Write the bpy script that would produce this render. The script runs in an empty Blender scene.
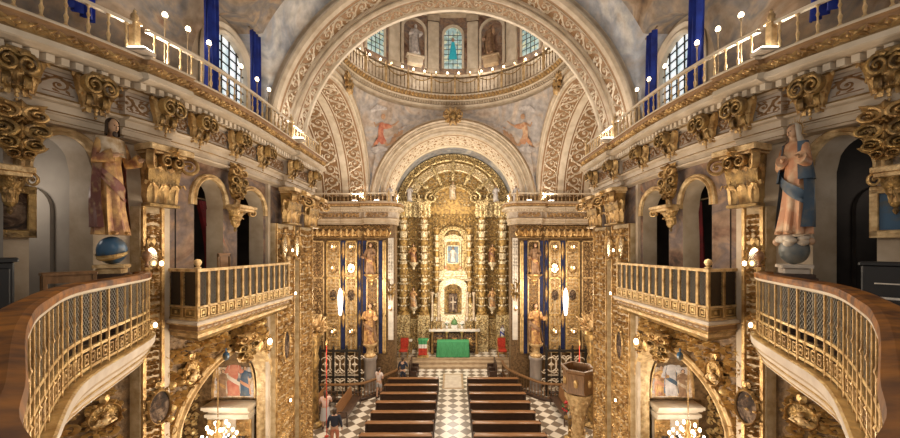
import bpy, math, random
from mathutils import Vector, Matrix, noise
rng = random.Random(11)
SC = bpy.context.scene
COL = SC.collection
PI = math.pi
E = 8.0            # height of the viewpoint above the church floor
F = 330.0          # focal length in pixels of the 900 px wide frame
sin, cos, sqrt = math.sin, math.cos, math.sqrt

# ------------------------------------------------------------------ mesh builder
class MB:
    def __init__(s):
        s.v = []; s.f = []; s.m = []
    def add(s, p):
        s.v.append((p[0], p[1], p[2])); return len(s.v) - 1
    def face(s, idx, m=0):
        s.f.append(tuple(idx)); s.m.append(m)
    def grid(s, P, nu, nv, m=0, closeu=False, closev=False):
        b = len(s.v)
        for i in range(nu):
            for j in range(nv):
                s.v.append(tuple(P(i, j)))
        for i in range(nu if closeu else nu - 1):
            for j in range(nv if closev else nv - 1):
                i2 = (i + 1) % nu; j2 = (j + 1) % nv
                s.f.append((b + i*nv + j, b + i2*nv + j, b + i2*nv + j2, b + i*nv + j2)); s.m.append(m(i, j) if callable(m) else m)
        return b
    def box(s, x0, x1, y0, y1, z0, z1, m=0, T=None):
        p = [(x0,y0,z0),(x1,y0,z0),(x1,y1,z0),(x0,y1,z0),(x0,y0,z1),(x1,y0,z1),(x1,y1,z1),(x0,y1,z1)]
        if T: p = [T(*q) for q in p]
        b = len(s.v); s.v += [tuple(q) for q in p]
        for f in ((0,3,2,1),(4,5,6,7),(0,1,5,4),(1,2,6,5),(2,3,7,6),(3,0,4,7)):
            s.f.append(tuple(b + i for i in f)); s.m.append(m)
    def bbox(s, x0, x1, y0, y1, z0, z1, e=.01, m=0):
        # box with chamfered vertical and top edges
        o = [(x0+e,y0),(x1-e,y0),(x1,y0+e),(x1,y1-e),(x1-e,y1),(x0+e,y1),(x0,y1-e),(x0,y0+e)]
        i = [(x0+2*e,y0+e),(x1-2*e,y0+e),(x1-e,y0+2*e),(x1-e,y1-2*e),(x1-2*e,y1-e),(x0+2*e,y1-e),(x0+e,y1-2*e),(x0+e,y0+2*e)]
        b = len(s.v)
        s.v += [(a,c,z0) for a,c in o] + [(a,c,z1-e) for a,c in o] + [(a,c,z1) for a,c in i]
        for r in (0, 8):
            for k in range(8):
                k2 = (k+1) % 8
                s.face((b+r+k, b+r+k2, b+r+8+k2, b+r+8+k), m)
        s.face([b+16+k for k in range(8)], m); s.face([b+7-k for k in range(8)], m)
    def lathe(s, prof, c=(0,0,0), n=12, m=0, sx=1, sy=1, a0=0, a1=2*PI, T=None):
        full = abs(a1 - a0 - 2*PI) < 1e-6
        k = n if full else n + 1
        def P(i, j):
            a = a0 + (a1 - a0) * i / n
            r, z = prof[j]
            q = (c[0] + r*sx*cos(a), c[1] + r*sy*sin(a), c[2] + z)
            return T(*q) if T else q
        s.grid(P, k, len(prof), m, closeu=full)
    def ell(s, c, r, n=12, k=8, m=0, T=None):
        prof = [(max(1e-4, sin(PI*j/k)), -cos(PI*j/k)) for j in range(k+1)]
        def P(i, j):
            a = 2*PI*i/n; q = (c[0] + r[0]*prof[j][0]*cos(a), c[1] + r[1]*prof[j][0]*sin(a), c[2] + r[2]*prof[j][1])
            return T(*q) if T else q
        s.grid(P, n, k+1, m, closeu=True)
    def tube(s, pts, rad, n=6, m=0, cap=True):
        pts = [Vector(p) for p in pts]
        if not isinstance(rad, (list, tuple)): rad = [rad]*len(pts)
        t = (pts[1]-pts[0]).normalized()
        u = t.orthogonal().normalized()
        b = len(s.v)
        for i, p in enumerate(pts):
            t2 = (pts[min(i+1, len(pts)-1)] - pts[max(i-1, 0)]).normalized()
            if t2.length < .5: t2 = t
            u = (u - t2*u.dot(t2)).normalized(); w = t2.cross(u)
            for k in range(n):
                a = 2*PI*k/n
                s.v.append(tuple(p + (u*cos(a) + w*sin(a))*rad[i]))
            t = t2
        for i in range(len(pts)-1):
            for k in range(n):
                k2 = (k+1) % n
                s.face((b+i*n+k, b+i*n+k2, b+(i+1)*n+k2, b+(i+1)*n+k), m)
        if cap:
            s.face([b+n-1-k for k in range(n)], m); s.face([b+(len(pts)-1)*n+k for k in range(n)], m)
    def build(s, name, mats, parent=None, loc=None, rot=0, sharp=40):
        me = bpy.data.meshes.new(name)
        me.from_pydata(s.v, [], s.f)
        if not isinstance(mats, (list, tuple)): mats = [mats]
        for k in mats: me.materials.append(k)
        n = len(me.polygons)
        if len(mats) > 1: me.polygons.foreach_set('material_index', s.m)
        me.polygons.foreach_set('use_smooth', [True]*n)
        try: me.set_sharp_from_angle(angle=math.radians(sharp))
        except Exception: pass
        me.update()
        o = bpy.data.objects.new(name, me); COL.objects.link(o)
        if parent: o.parent = parent
        if loc: o.location = loc
        if rot: o.rotation_euler = (0, 0, rot)
        return o

def tag(o, label=None, cat=None, group=None, kind=None):
    if label: o['label'] = label
    if cat: o['category'] = cat
    if group: o['group'] = group
    if kind: o['kind'] = kind
    return o
def thing(name, label, cat, loc=(0,0,0), rot=0, group=None):
    o = bpy.data.objects.new(name, None); COL.objects.link(o)
    o.empty_display_size = .1
    o.location = loc; o.rotation_euler = (0, 0, rot)
    return tag(o, label, cat, group)
KIDS = {}
def copytree(o, parent=None, label=None, group=None, loc=None, rot=None, scale=None):
    c = o.copy(); COL.objects.link(c)
    c.parent = parent
    if label: c['label'] = label
    if group: c['group'] = group
    if loc is not None: c.location = loc
    if rot is not None: c.rotation_euler = (0, 0, rot)
    if scale is not None: c.scale = scale
    for ch in [x for x in o.children]: copytree(ch, c)
    return c
def struct(mb, name, mats, label=None, cat=None, parent=None):
    o = mb.build(name, mats, parent)
    if parent is None: tag(o, label, cat, kind='structure')
    return o
ORD = ['nearest','second','third','fourth','fifth','sixth','seventh','eighth','ninth','tenth','eleventh','twelfth','thirteenth','fourteenth','fifteenth','sixteenth','seventeenth','eighteenth','nineteenth','twentieth']

# ------------------------------------------------------------------ materials
def mat(name, c1, c2=None, rough=.5, metal=0., scale=5., bump=0., bscale=20., emis=None, estr=0., spec=.5, lo=.35, hi=.65, stretch=None, detail=4):
    m = bpy.data.materials.new(name); m.use_nodes = True
    nt = m.node_tree; b = nt.nodes['Principled BSDF']
    b.inputs['Base Color'].default_value = (*c1, 1)
    b.inputs['Roughness'].default_value = rough
    b.inputs['Metallic'].default_value = metal
    b.inputs['Specular IOR Level'].default_value = spec
    tc = None
    if c2 or bump:
        tc = nt.nodes.new('ShaderNodeTexCoord'); out = tc.outputs['Object']
        if stretch:
            mp = nt.nodes.new('ShaderNodeMapping'); mp.inputs['Scale'].default_value = stretch
            nt.links.new(out, mp.inputs['Vector']); out = mp.outputs['Vector']
    if c2:
        nz = nt.nodes.new('ShaderNodeTexNoise'); nz.inputs['Scale'].default_value = scale; nz.inputs['Detail'].default_value = detail
        nt.links.new(out, nz.inputs['Vector'])
        rp = nt.nodes.new('ShaderNodeValToRGB')
        rp.color_ramp.elements[0].position = lo; rp.color_ramp.elements[1].position = hi
        rp.color_ramp.elements[0].color = (*c1, 1); rp.color_ramp.elements[1].color = (*c2, 1)
        nt.links.new(nz.outputs['Fac'], rp.inputs['Fac']); nt.links.new(rp.outputs['Color'], b.inputs['Base Color'])
    if bump:
        nb = nt.nodes.new('ShaderNodeTexNoise'); nb.inputs['Scale'].default_value = bscale; nb.inputs['Detail'].default_value = 3
        nt.links.new(out, nb.inputs['Vector'])
        bp = nt.nodes.new('ShaderNodeBump'); bp.inputs['Strength'].default_value = bump; bp.inputs['Distance'].default_value = .03
        nt.links.new(nb.outputs['Fac'], bp.inputs['Height']); nt.links.new(bp.outputs['Normal'], b.inputs['Normal'])
    if emis:
        b.inputs['Emission Color'].default_value = (*emis, 1); b.inputs['Emission Strength'].default_value = estr
    return m
def fresco(name, stops, scale=.8, rough=.8, dist=1.2):
    m = bpy.data.materials.new(name); m.use_nodes = True
    nt = m.node_tree; b = nt.nodes['Principled BSDF']; b.inputs['Roughness'].default_value = rough
    tc = nt.nodes.new('ShaderNodeTexCoord')
    nz = nt.nodes.new('ShaderNodeTexNoise'); nz.inputs['Scale'].default_value = scale; nz.inputs['Detail'].default_value = 7
    nz.inputs['Roughness'].default_value = .55; nz.inputs['Distortion'].default_value = dist
    nt.links.new(tc.outputs['Object'], nz.inputs['Vector'])
    rp = nt.nodes.new('ShaderNodeValToRGB'); cr = rp.color_ramp
    n = len(stops)
    for i, c in enumerate(stops):
        pos = .28 + .44*i/(n-1)
        if i == 0: e = cr.elements[0]; e.position = pos
        elif i == n-1: e = cr.elements[-1]; e.position = pos
        else: e = cr.elements.new(pos)
        e.color = (*c, 1)
    nt.links.new(nz.outputs['Fac'], rp.inputs['Fac'])
    n2 = nt.nodes.new('ShaderNodeTexNoise'); n2.inputs['Scale'].default_value = scale*6; n2.inputs['Detail'].default_value = 5
    nt.links.new(tc.outputs['Object'], n2.inputs['Vector'])
    mx = nt.nodes.new('ShaderNodeMix'); mx.data_type = 'RGBA'; mx.blend_type = 'OVERLAY'; mx.inputs[0].default_value = .7
    nt.links.new(rp.outputs['Color'], mx.inputs[6]); nt.links.new(n2.outputs['Fac'], mx.inputs[7])
    nt.links.new(mx.outputs[2], b.inputs['Base Color'])
    return m
M = {}
M['gold'] = mat('gilded_wood', (.68,.45,.19), (.28,.155,.055), .38, .55, 6, bump=.5, bscale=30)
M['gold_soft'] = mat('worn_gilding', (.78,.57,.30), (.42,.26,.11), .46, .3, 8, bump=.5, bscale=24)
M['gold_light'] = mat('bright_gilding', (.82,.60,.27), (.46,.28,.10), .36, .45, 6, bump=.4, bscale=24)
M['gold_dark'] = mat('aged_bronze_gilding', (.46,.29,.10), (.13,.08,.035), .38, .55, 6, bump=.5, bscale=30)
M['gold_ground'] = mat('brown_gilt_ground', (.22,.13,.055), (.09,.05,.02), .55, .2, 9, bump=.8, bscale=22)
M['cream'] = mat('cream_painted_stone', (.55,.45,.335), (.41,.315,.215), .55, 0, 3, bump=.15, bscale=14)
M['cream_light'] = mat('pale_cream_stone', (.70,.60,.47), (.56,.46,.335), .5, 0, 3)
M['tan'] = mat('tan_painted_stone', (.44,.32,.20), (.34,.235,.14), .6, 0, 4)
M['marble_grey'] = mat('grey_veined_marble', (.42,.36,.31), (.26,.22,.20), .4, 0, 2.2, stretch=(1,1,.5))
M['frieze'] = mat('frieze_ground', (.50,.42,.34), (.38,.30,.23), .6, 0, 5)
M['brown_ground'] = mat('band_ground_brown', (.31,.175,.08), (.22,.12,.05), .65, 0, 5)
M['plaster'] = mat('grey_plaster', (.42,.37,.32), (.32,.28,.24), .85, 0, 1.5)
M['dark'] = mat('shade_black_plaster', (.05,.04,.035), (.025,.02,.018), .9, 0, 2)  # near-black colour paints in the shade of the unlit rooms
M['fresco'] = fresco('vault_fresco', [(.08,.05,.03),(.20,.125,.07),(.28,.21,.15),(.17,.15,.14),(.32,.23,.15),(.20,.085,.05)], .85)
M['fresco_grey'] = fresco('grey_blue_fresco', [(.20,.17,.15),(.33,.29,.26),(.27,.28,.31),(.48,.45,.42),(.38,.31,.25)], .55)
M['fresco_red'] = fresco('red_brown_fresco', [(.10,.05,.035),(.24,.13,.085),(.33,.22,.15),(.22,.17,.15),(.36,.25,.17),(.30,.09,.05)], 1.0)
M['fresco_tribune'] = fresco('dark_red_wall_painting', [(.06,.035,.025),(.17,.09,.055),(.25,.16,.105),(.15,.11,.10),(.30,.19,.12),(.24,.065,.04)], 1.3)
M['fresco_sky'] = fresco('pinkish_grey_fresco', [(.34,.25,.19),(.46,.37,.30),(.40,.37,.36),(.55,.46,.38),(.44,.30,.22)], .6)
M['paint_dark'] = fresco('dark_oil_painting', [(.008,.006,.005),(.02,.013,.009),(.07,.04,.025),(.22,.15,.10),(.02,.013,.01)], 5, .9)
M['paint_warm'] = fresco('warm_oil_painting', [(.16,.09,.05),(.38,.24,.12),(.55,.42,.28),(.42,.40,.42),(.60,.36,.16)], 3.5, .5)
M['rail_wood'] = mat('polished_brown_rail', (.34,.125,.014), (.07,.02,.004), .5, 0, 7, bump=.1, bscale=10, detail=8, spec=.3)
M['pew'] = mat('dark_pew_wood', (.075,.04,.025), (.04,.022,.014), .4, 0, 4, stretch=(1,6,6))
M['pew_top'] = mat('worn_brown_pew_top', (.30,.145,.06), (.20,.09,.035), .35, 0, 4, stretch=(1,8,8))
M['wood'] = mat('brown_wood', (.25,.13,.055), (.16,.08,.03), .45, 0, 4, stretch=(6,6,1))
M['iron'] = mat('black_iron', (.045,.04,.035), rough=.45, metal=.6)
M['bronze'] = mat('bronze_metal', (.30,.21,.12), (.17,.12,.07), .4, .6, 8)
M['wire'] = mat('grey_wire', (.13,.115,.085), rough=.5, metal=.5)
M['blue'] = mat('royal_blue_cloth', (.015,.045,.36), (.008,.02,.18), .75, 0, 3)
M['navy'] = mat('navy_velvet', (.012,.02,.085), (.006,.01,.04), .8, 0, 5)
M['red'] = mat('crimson_velvet', (.16,.008,.012), (.07,.004,.006), .7, 0, 5)
M['red_bright'] = mat('bright_red_cloth', (.55,.05,.02), (.35,.02,.01), .7, 0, 9)
M['green'] = mat('green_altar_cloth', (.06,.30,.12), (.035,.21,.075), .7, 0, 8, stretch=(4,4,.5))
M['white_cloth'] = mat('white_linen', (.72,.68,.62), (.6,.55,.5), .8, 0, 8)
M['white_marble'] = mat('white_marble', (.68,.62,.54), (.5,.45,.39), .4, 0, 3)
M['ledge'] = mat('pale_marble_ledge', (.62,.54,.45), (.50,.41,.33), .45, 0, 4)
M['mirror'] = mat('old_mirror', (.75,.66,.52), (.5,.4,.28), .18, .9, 3)
M['bulb'] = mat('lit_bulb', (1,.85,.6), emis=(1,.80,.50), estr=12)
M['candle'] = mat('lit_candle_bulb', (1,.85,.6), emis=(1,.82,.52), estr=14)
M['crystal'] = mat('lit_crystal_and_reflection', (1,.97,.9), emis=(1,.95,.86), estr=5)
M['flood'] = mat('lit_flood_panel', (1,.97,.93), emis=(1,.94,.84), estr=16)
M['skin'] = mat('skin', (.56,.33,.22), rough=.55)
M['skin_paint'] = mat('painted_flesh', (.50,.31,.19), (.40,.23,.13), .45, 0, 8)
M['hair'] = mat('dark_brown_hair', (.035,.02,.012), (.06,.035,.02), .6, 0, 12)
M['globe_blue'] = mat('blue_painted_globe', (.035,.10,.19), (.10,.09,.06), .3, 0, 3, lo=.5, hi=.62)
M['globe_grey'] = mat('slate_painted_globe', (.10,.12,.13), (.25,.22,.17), .4, 0, 4)
M['robe_gold'] = mat('estofado_gold_robe', (.60,.36,.13), (.24,.10,.055), .42, .3, 8, bump=.3)
M['robe_red'] = mat('dark_red_robe', (.17,.055,.04), (.33,.20,.10), .45, .1, 9, lo=.5)
M['robe_white'] = mat('cream_gold_robe', (.58,.48,.36), (.36,.24,.12), .5, .1, 9)
M['robe_pink'] = mat('terracotta_robe', (.48,.225,.115), (.62,.43,.27), .5, .05, 5, lo=.45)
M['robe_blue'] = mat('dark_blue_mantle', (.05,.085,.13), (.15,.14,.12), .5, .05, 7, lo=.45, hi=.75)
M['veil'] = mat('ivory_veil', (.62,.54,.44), (.5,.4,.3), .6, 0, 6)
M['black'] = mat('matte_black', (.02,.02,.022), rough=.45)
M['statue_stone'] = mat('grey_white_statue', (.60,.55,.52), (.36,.32,.31), .5, 0, 6)
M['statue_brown'] = mat('brown_statue', (.33,.20,.11), (.17,.09,.05), .5, .1, 6)
M['leaf_green'] = mat('green_leaves', (.05,.12,.035), (.09,.17,.05), .6, 0, 12)
M['petal_red'] = mat('red_petals', (.50,.03,.03), (.3,.015,.02), .6, 0, 12)
M['petal_white'] = mat('white_petals', (.75,.72,.66), (.6,.55,.5), .6, 0, 12)
M['gold_altar'] = mat('painted_relief_gilding', (.84,.67,.36), (.19,.115,.045), .38, .42, 11, bump=.9, bscale=16, lo=.42, hi=.60, detail=5)  # speckle paints in shaded crevices and bright highlights of carving
M['gold_altar_pale'] = mat('pale_altar_gilding', (.92,.81,.58), (.40,.26,.11), .40, .35, 12, bump=.7, bscale=18, lo=.40, hi=.66, detail=5)  # paler version of the same painted crevice and highlight speckle
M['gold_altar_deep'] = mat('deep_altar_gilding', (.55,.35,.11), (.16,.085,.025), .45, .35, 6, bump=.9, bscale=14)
M['pilaster_ground'] = mat('cream_gilt_pilaster_ground', (.58,.45,.28), (.40,.28,.14), .5, .1, 7, bump=.3)
def floor_mat():
    m = bpy.data.materials.new('checker_marble_floor'); m.use_nodes = True
    nt = m.node_tree; b = nt.nodes['Principled BSDF']; b.inputs['Roughness'].default_value = .3
    tc = nt.nodes.new('ShaderNodeTexCoord'); mp = nt.nodes.new('ShaderNodeMapping')
    mp.inputs['Rotation'].default_value = (0, 0, PI/4); mp.inputs['Location'].default_value = (0, 0, .5)
    ck = nt.nodes.new('ShaderNodeTexChecker'); ck.inputs['Scale'].default_value = 1/.42
    nz = nt.nodes.new('ShaderNodeTexNoise'); nz.inputs['Scale'].default_value = 2.5; nz.inputs['Detail'].default_value = 6
    r1 = nt.nodes.new('ShaderNodeValToRGB'); r1.color_ramp.elements[0].color = (.66,.58,.48,1); r1.color_ramp.elements[1].color = (.84,.77,.68,1)
    r2 = nt.nodes.new('ShaderNodeValToRGB'); r2.color_ramp.elements[0].color = (.15,.115,.085,1); r2.color_ramp.elements[1].color = (.24,.18,.13,1)
    nt.links.new(tc.outputs['Object'], mp.inputs['Vector']); nt.links.new(mp.outputs['Vector'], ck.inputs['Vector'])
    nt.links.new(tc.outputs['Object'], nz.inputs['Vector'])
    for r in (r1, r2): nt.links.new(nz.outputs['Fac'], r.inputs['Fac'])
    nt.links.new(r1.outputs['Color'], ck.inputs['Color1']); nt.links.new(r2.outputs['Color'], ck.inputs['Color2'])
    nt.links.new(ck.outputs['Color'], b.inputs['Base Color'])
    return m
M['floor'] = floor_mat()
def glass_mat(name, base, tint, strength, scale):
    m = bpy.data.materials.new(name); m.use_nodes = True
    nt = m.node_tree; b = nt.nodes['Principled BSDF']; b.inputs['Roughness'].default_value = .2
    tc = nt.nodes.new('ShaderNodeTexCoord'); vz = nt.nodes.new('ShaderNodeTexVoronoi'); vz.inputs['Scale'].default_value = scale
    rp = nt.nodes.new('ShaderNodeValToRGB'); cr = rp.color_ramp; cr.interpolation = 'CONSTANT'
    cr.elements[0].position = 0; cr.elements[0].color = (*base, 1); cr.elements[1].position = .45; cr.elements[1].color = (*tint[0], 1)
    for k, t in enumerate(tint[1:]):
        e = cr.elements.new(.6 + .13*k); e.color = (*t, 1)
    nt.links.new(tc.outputs['Object'], vz.inputs['Vector']); nt.links.new(vz.outputs['Color'], rp.inputs['Fac'])
    nt.links.new(rp.outputs['Color'], b.inputs['Base Color']); nt.links.new(rp.outputs['Color'], b.inputs['Emission Color'])
    b.inputs['Emission Strength'].default_value = strength
    return m
M['glass_white'] = glass_mat('leaded_daylight_glass', (.78,.86,.92), [(.9,.95,1),(.6,.75,.8),(.72,.85,.9)], 1.1, 6)
M['glass_blue'] = glass_mat('stained_blue_glass', (.35,.5,.5), [(.5,.62,.6),(.3,.42,.36),(.62,.66,.5)], .55, 5)
M['glass_teal'] = mat('teal_stained_figure', (.02,.28,.36), (.03,.40,.42), .3, 0, 6, emis=(.02,.35,.45), estr=.45)

# ------------------------------------------------------------------ relief ornament: 2-D motifs (s,t) raised by h through a mapping
def ridge(mb, pts, w, h, mp, m=0):
    n = len(pts)
    if n < 2: return
    b = len(mb.v)
    for i, (s, t) in enumerate(pts):
        a = pts[max(i-1, 0)]; c = pts[min(i+1, n-1)]
        dx, dy = c[0]-a[0], c[1]-a[1]; L = math.hypot(dx, dy) or 1e-6
        nx, ny = -dy/L, dx/L
        ww = w[i] if isinstance(w, list) else w
        hh = h*min(1, .35 + ww/(max(w) if isinstance(w, list) else w)*.65)
        mb.v.append(tuple(mp(s + nx*ww, t + ny*ww, 0)))
        mb.v.append(tuple(mp(s, t, hh)))
        mb.v.append(tuple(mp(s - nx*ww, t - ny*ww, 0)))
    for i in range(n-1):
        k = b + 3*i
        mb.f.append((k, k+3, k+4, k+1)); mb.f.append((k+1, k+4, k+5, k+2)); mb.m += [m, m]
def spiral(c, r, a0, turns, dr, n=14):
    out = []
    for k in range(n+1):
        f = k/n; a = a0 + dr*turns*2*PI*f; q = r*(1-f)**.85 + .04*r
        out.append((c[0]+q*cos(a), c[1]+q*sin(a)))
    return out
def leaf(mb, p, ang, l, w, h, mp, m=0):
    ca, sa = cos(ang), sin(ang)
    b = len(mb.v)
    for f, ww, hh in ((0,.15,.3),(.3,1,1),(.65,.75,.9),(1,.05,.2)):
        s, t = p[0]+ca*l*f, p[1]+sa*l*f
        q = w*ww*.5
        mb.v.append(tuple(mp(s - sa*q, t + ca*q, 0))); mb.v.append(tuple(mp(s, t, h*hh))); mb.v.append(tuple(mp(s + sa*q, t - ca*q, 0)))
    for i in range(3):
        k = b+3*i
        mb.f.append((k, k+3, k+4, k+1)); mb.f.append((k+1, k+4, k+5, k+2)); mb.m += [m, m]
def dome(mb, c, r, h, mp, m=0, n=8, sy=1):
    b = len(mb.v)
    for q, hh in ((1,0),(.72,.7)):
        for k in range(n):
            a = 2*PI*k/n; mb.v.append(tuple(mp(c[0]+r*q*cos(a), c[1]+r*sy*q*sin(a), h*hh)))
    top = mb.add(mp(c[0], c[1], h))
    for k in range(n):
        k2 = (k+1) % n
        mb.face((b+k, b+k2, b+n+k2, b+n+k), m); mb.face((b+n+k, b+n+k2, top), m)
def flower(mb, c, r, h, mp, m=0, n=6):
    for k in range(n):
        leaf(mb, c, 2*PI*k/n, r, r*.75, h*.8, mp, m)
    dome(mb, c, r*.3, h, mp, m, 6)
def rinceau(mb, s0, s1, t0, t1, mp, m=0, h=.03, per=1.5, lw=.07, fl=True, border=True):
    W = t1 - t0; L = s1 - s0; tc = (t0+t1)/2
    nb = max(2, int(abs(L)/(W*.5)))
    if border:
        for tb in (t0, t1): ridge(mb, [(s0+L*i/nb, tb) for i in range(nb+1)], W*.03, h*.7, mp, m)
    n = max(1, round(abs(L)/(per*W*.62))); hp = L/n
    for k in range(n):
        sg = 1 if k % 2 == 0 else -1
        a = s0 + k*hp; cx = a + hp*.5
        stem = [(a + hp*f, tc + sg*W*.40*sin(PI*f)) for f in [i/8 for i in range(9)]]
        ridge(mb, stem, W*lw, h, mp, m)
        dr = -sg
        sp = spiral((cx + hp*.02, tc - sg*W*.02), min(W*.34, abs(hp)*.46), sg*PI*.45, 1.25, dr, 14)
        ridge(mb, sp, [W*lw*(1-.5*i/14) for i in range(15)], h, mp, m)
        if fl: dome(mb, (cx + hp*.02, tc - sg*W*.02), W*.08, h*1.3, mp, m, 6)
        leaf(mb, (a, tc), PI*.25*sg, W*.30, W*.12, h, mp, m)
        leaf(mb, (a, tc), -PI*.6*sg, W*.34, W*.12, h, mp, m)
        leaf(mb, (a+hp*.30, tc - sg*W*.30), -sg*PI*.15, W*.30, W*.14, h, mp, m)
        leaf(mb, (a+hp*.75, tc - sg*W*.22), -sg*PI*.35, W*.28, W*.15, h, mp, m)
        leaf(mb, (a+hp*.05, tc + sg*W*.30), sg*PI*.05, W*.24, W*.13, h, mp, m); leaf(mb, (a+hp*.95, tc + sg*W*.30), PI-sg*PI*.05, W*.24, W*.13, h, mp, m)
        leaf(mb, (a+hp*.5, tc + sg*W*.40), sg*PI*.15, W*.22, W*.12, h, mp, m); leaf(mb, (a+hp*.5, tc + sg*W*.40), PI-sg*PI*.15, W*.22, W*.12, h, mp, m)
def damask(mb, s0, s1, t0, t1, mp, m=0, cell=.3, h=.05, sym=True, inside=None, r=None, fill=1.0):
    r = r or rng
    W = s1-s0; half = W/2 if sym else W
    nx = max(1, round(abs(half)/cell)); ny = max(1, round((t1-t0)/cell))
    cx, cy = half/nx, (t1-t0)/ny
    def put(fn):
        fn(1, 0)
        if sym: fn(-1, s0+s1)
    for i in range(nx):
        for j in range(ny):
            if r.random() > fill: continue
            x = s0 + (i+.5)*cx + r.uniform(-.12,.12)*cx; y = t0 + (j+.5)*cy + r.uniform(-.12,.12)*cy
            rad = min(abs(cx), cy)*r.uniform(.42,.54); a0 = r.uniform(0,2*PI); dr = r.choice((-1,1)); tn = r.uniform(1.0,1.5)
            kind = r.random(); lv = [(r.uniform(0,2*PI), r.uniform(.5,.8)) for _ in range(3)]
            for sg, off in ((1,0),(-1,s0+s1)) if sym else ((1,0),):
                X = lambda q: off + sg*q
                if inside and not (inside(X(x), y) and inside(X(x-rad*.8), y) and inside(X(x+rad*.8), y) and inside(X(x), y+rad*.8)): continue
                if kind < .75:
                    sp = [(X(p), q) for p, q in spiral((x,y), rad, a0, tn, dr, 12)]
                    ridge(mb, sp, [rad*.19*(1-.4*k/12) for k in range(13)], h, mp, m)
                    for la, ll in lv:
                        leaf(mb, (X(x+rad*.65*cos(la)), y+rad*.65*sin(la)), la+.7 if sg > 0 else PI-la-.7, rad*ll*1.1, rad*.34, h*1.1, mp, m)
                elif kind < .9:
                    flower(mb, (X(x), y), rad*.95, h*1.2, mp, m, 5)
                else:
                    dome(mb, (X(x), y), rad*.75, h*1.6, mp, m, 8)
                    for k in range(5): leaf(mb, (X(x+rad*.6*cos(k*1.256)), y+rad*.6*sin(k*1.256)), k*1.256 if sg>0 else PI-k*1.256, rad*.6, rad*.35, h, mp, m)

# ------------------------------------------------------------------ free-standing ornament
def acanthus(mb, base, out, up, wdir, w, h, curl, m=0):
    # a leaf that rises along `up`, curls over along `out`
    B, O, U, S = Vector(base), Vector(out), Vector(up), Vector(wdir)
    prof = [(0,0,.75),(.04,.35,1.0),(.10,.68,.95),(.32,.92,.75),(.62,.96,.5),(.78,.78,.2)]
    b = len(mb.v)
    for o, z, ww in prof:
        for k in (-1,-.5,0,.5,1):
            p = B + O*(curl*o - abs(k)*.10*w*ww + (.06*w if k == 0 else 0)) + U*(h*z - abs(k)*.05*h) + S*(w*.5*ww*k)
            mb.v.append(tuple(p))
    for i in range(len(prof)-1):
        for k in range(4):
            q = b+5*i+k
            mb.face((q, q+1, q+6, q+5), m)
def volute(mb, c, e1, e2, ax, r, wid, turns=1.6, m=0, a0=0, dr=1, n=20):
    # spiral scroll: ridge ribbon spiral in plane e1,e2, thickness `wid` along ax
    C, E1, E2, A = Vector(c), Vector(e1), Vector(e2), Vector(ax)
    b = len(mb.v)
    for k in range(n+1):
        f = k/n; a = a0 + dr*turns*2*PI*f; q = r*(1-f)**.8 + r*.08; t = r*.20*(1-.5*f)
        for (rr, aa) in ((q-t, -.5), (q, -.62), (q+t, -.5), (q+t, .5), (q, .62), (q-t, .5)):
            mb.v.append(tuple(C + (E1*cos(a) + E2*sin(a))*rr + A*(wid*aa*(1-.25*f))))
    for k in range(n):
        for j in range(6):
            j2 = (j+1) % 6
            mb.face((b+6*k+j, b+6*(k+1)+j, b+6*(k+1)+j2, b+6*k+j2), m)
    mb.ell(C, (r*.2,)*3, 6, 4, m)

# ------------------------------------------------------------------ nave geometry
def Xc(d):          # half width between the two cornice edges at distance d
    return 4.2 + (1.14*((8-d)/4.1)**2.7 if d < 8 else 0)
def D(dx, o=.6):
    lo, hi = 1.5, 60
    for _ in range(60):
        mid = (lo+hi)/2
        if F*(Xc(mid)+o)/mid > dx: lo = mid
        else: hi = mid
    return lo
SP = 2.87           # springing height of the arches, relative to the eye
ARC_Y0, ARC_Y1, ARC_Y2 = 9.4, 10.0, 10.6
NEND = 10.6
def wall_xyz(sg):
    return lambda d, h, o=0.6: (sg*(Xc(d)+o), d, E+h)
def drange(a, b, step=.12):
    n = max(1, int(math.ceil((b-a)/step)))
    return [a + (b-a)*i/n for i in range(n+1)]
# ================================================================== THE SETTING
SIDES = ((-1, 'left'), (1, 'right'))
def pj(d):         # the entablature steps forward over the piers
    return -.09 if (5.02 < d < 5.62 or d > 8.95) else 0.
PIER1 = (D(317, .5), D(293, .5)); PIER2 = (D(180, .5), 10.88)
O1 = (D(424), D(360)); O2 = (D(259), D(230)); O3 = (D(216), D(190))
CH = (5.95, 8.65)
OPEN = [(O1[0], O1[1], -1.28, 1.15, .46, 1), (O2[0], O2[1], -1.28, .98, .42, 1), (O3[0], O3[1], -1.28, .98, .42, 1), (CH[0], CH[1], -8, -3.55, 1.3, 0)]
def otop(o, d):
    c = (o[0]+o[1])/2; r = (o[1]-o[0])/2
    return o[3] + o[4]*sqrt(max(0, 1-((d-c)/r)**2))
# ---- floor
mb = MB(); mb.grid(lambda i, j: (-9.2+18.4*i, -.5+24.0*j, 0), 2, 2)
struct(mb, 'floor', M['floor'], 'diagonal checkered floor of pale and brown-grey marble squares', 'floor')
mb = MB(); mb.box(-.62, .62, 19.0, 21.3, .002, .012, 0); mb.box(-.5, .5, 19.15, 21.15, .012, .016, 1)
struct(mb, 'trim_1', [M['tan'], M['ledge']], 'framed pale slab set in the floor before the altar steps', 'floor slab')
mb = MB()
for k, (y, z) in enumerate(((22.2, .17), (22.55, .34), (22.9, .5))):
    mb.bbox(-4.4, 4.4, y, 27, z-.17 if k else 0, z, .02, 0)
struct(mb, 'trim_2', M['tan'], 'broad brown marble steps up to the altar platform', 'steps')
mb = MB(); mb.grid(lambda i, j: (-4.4+8.8*i, 23.2+3.8*j, .505), 2, 2)
struct(mb, 'floor_2', M['floor'], 'raised checkered marble floor around the altar table', 'floor')

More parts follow.
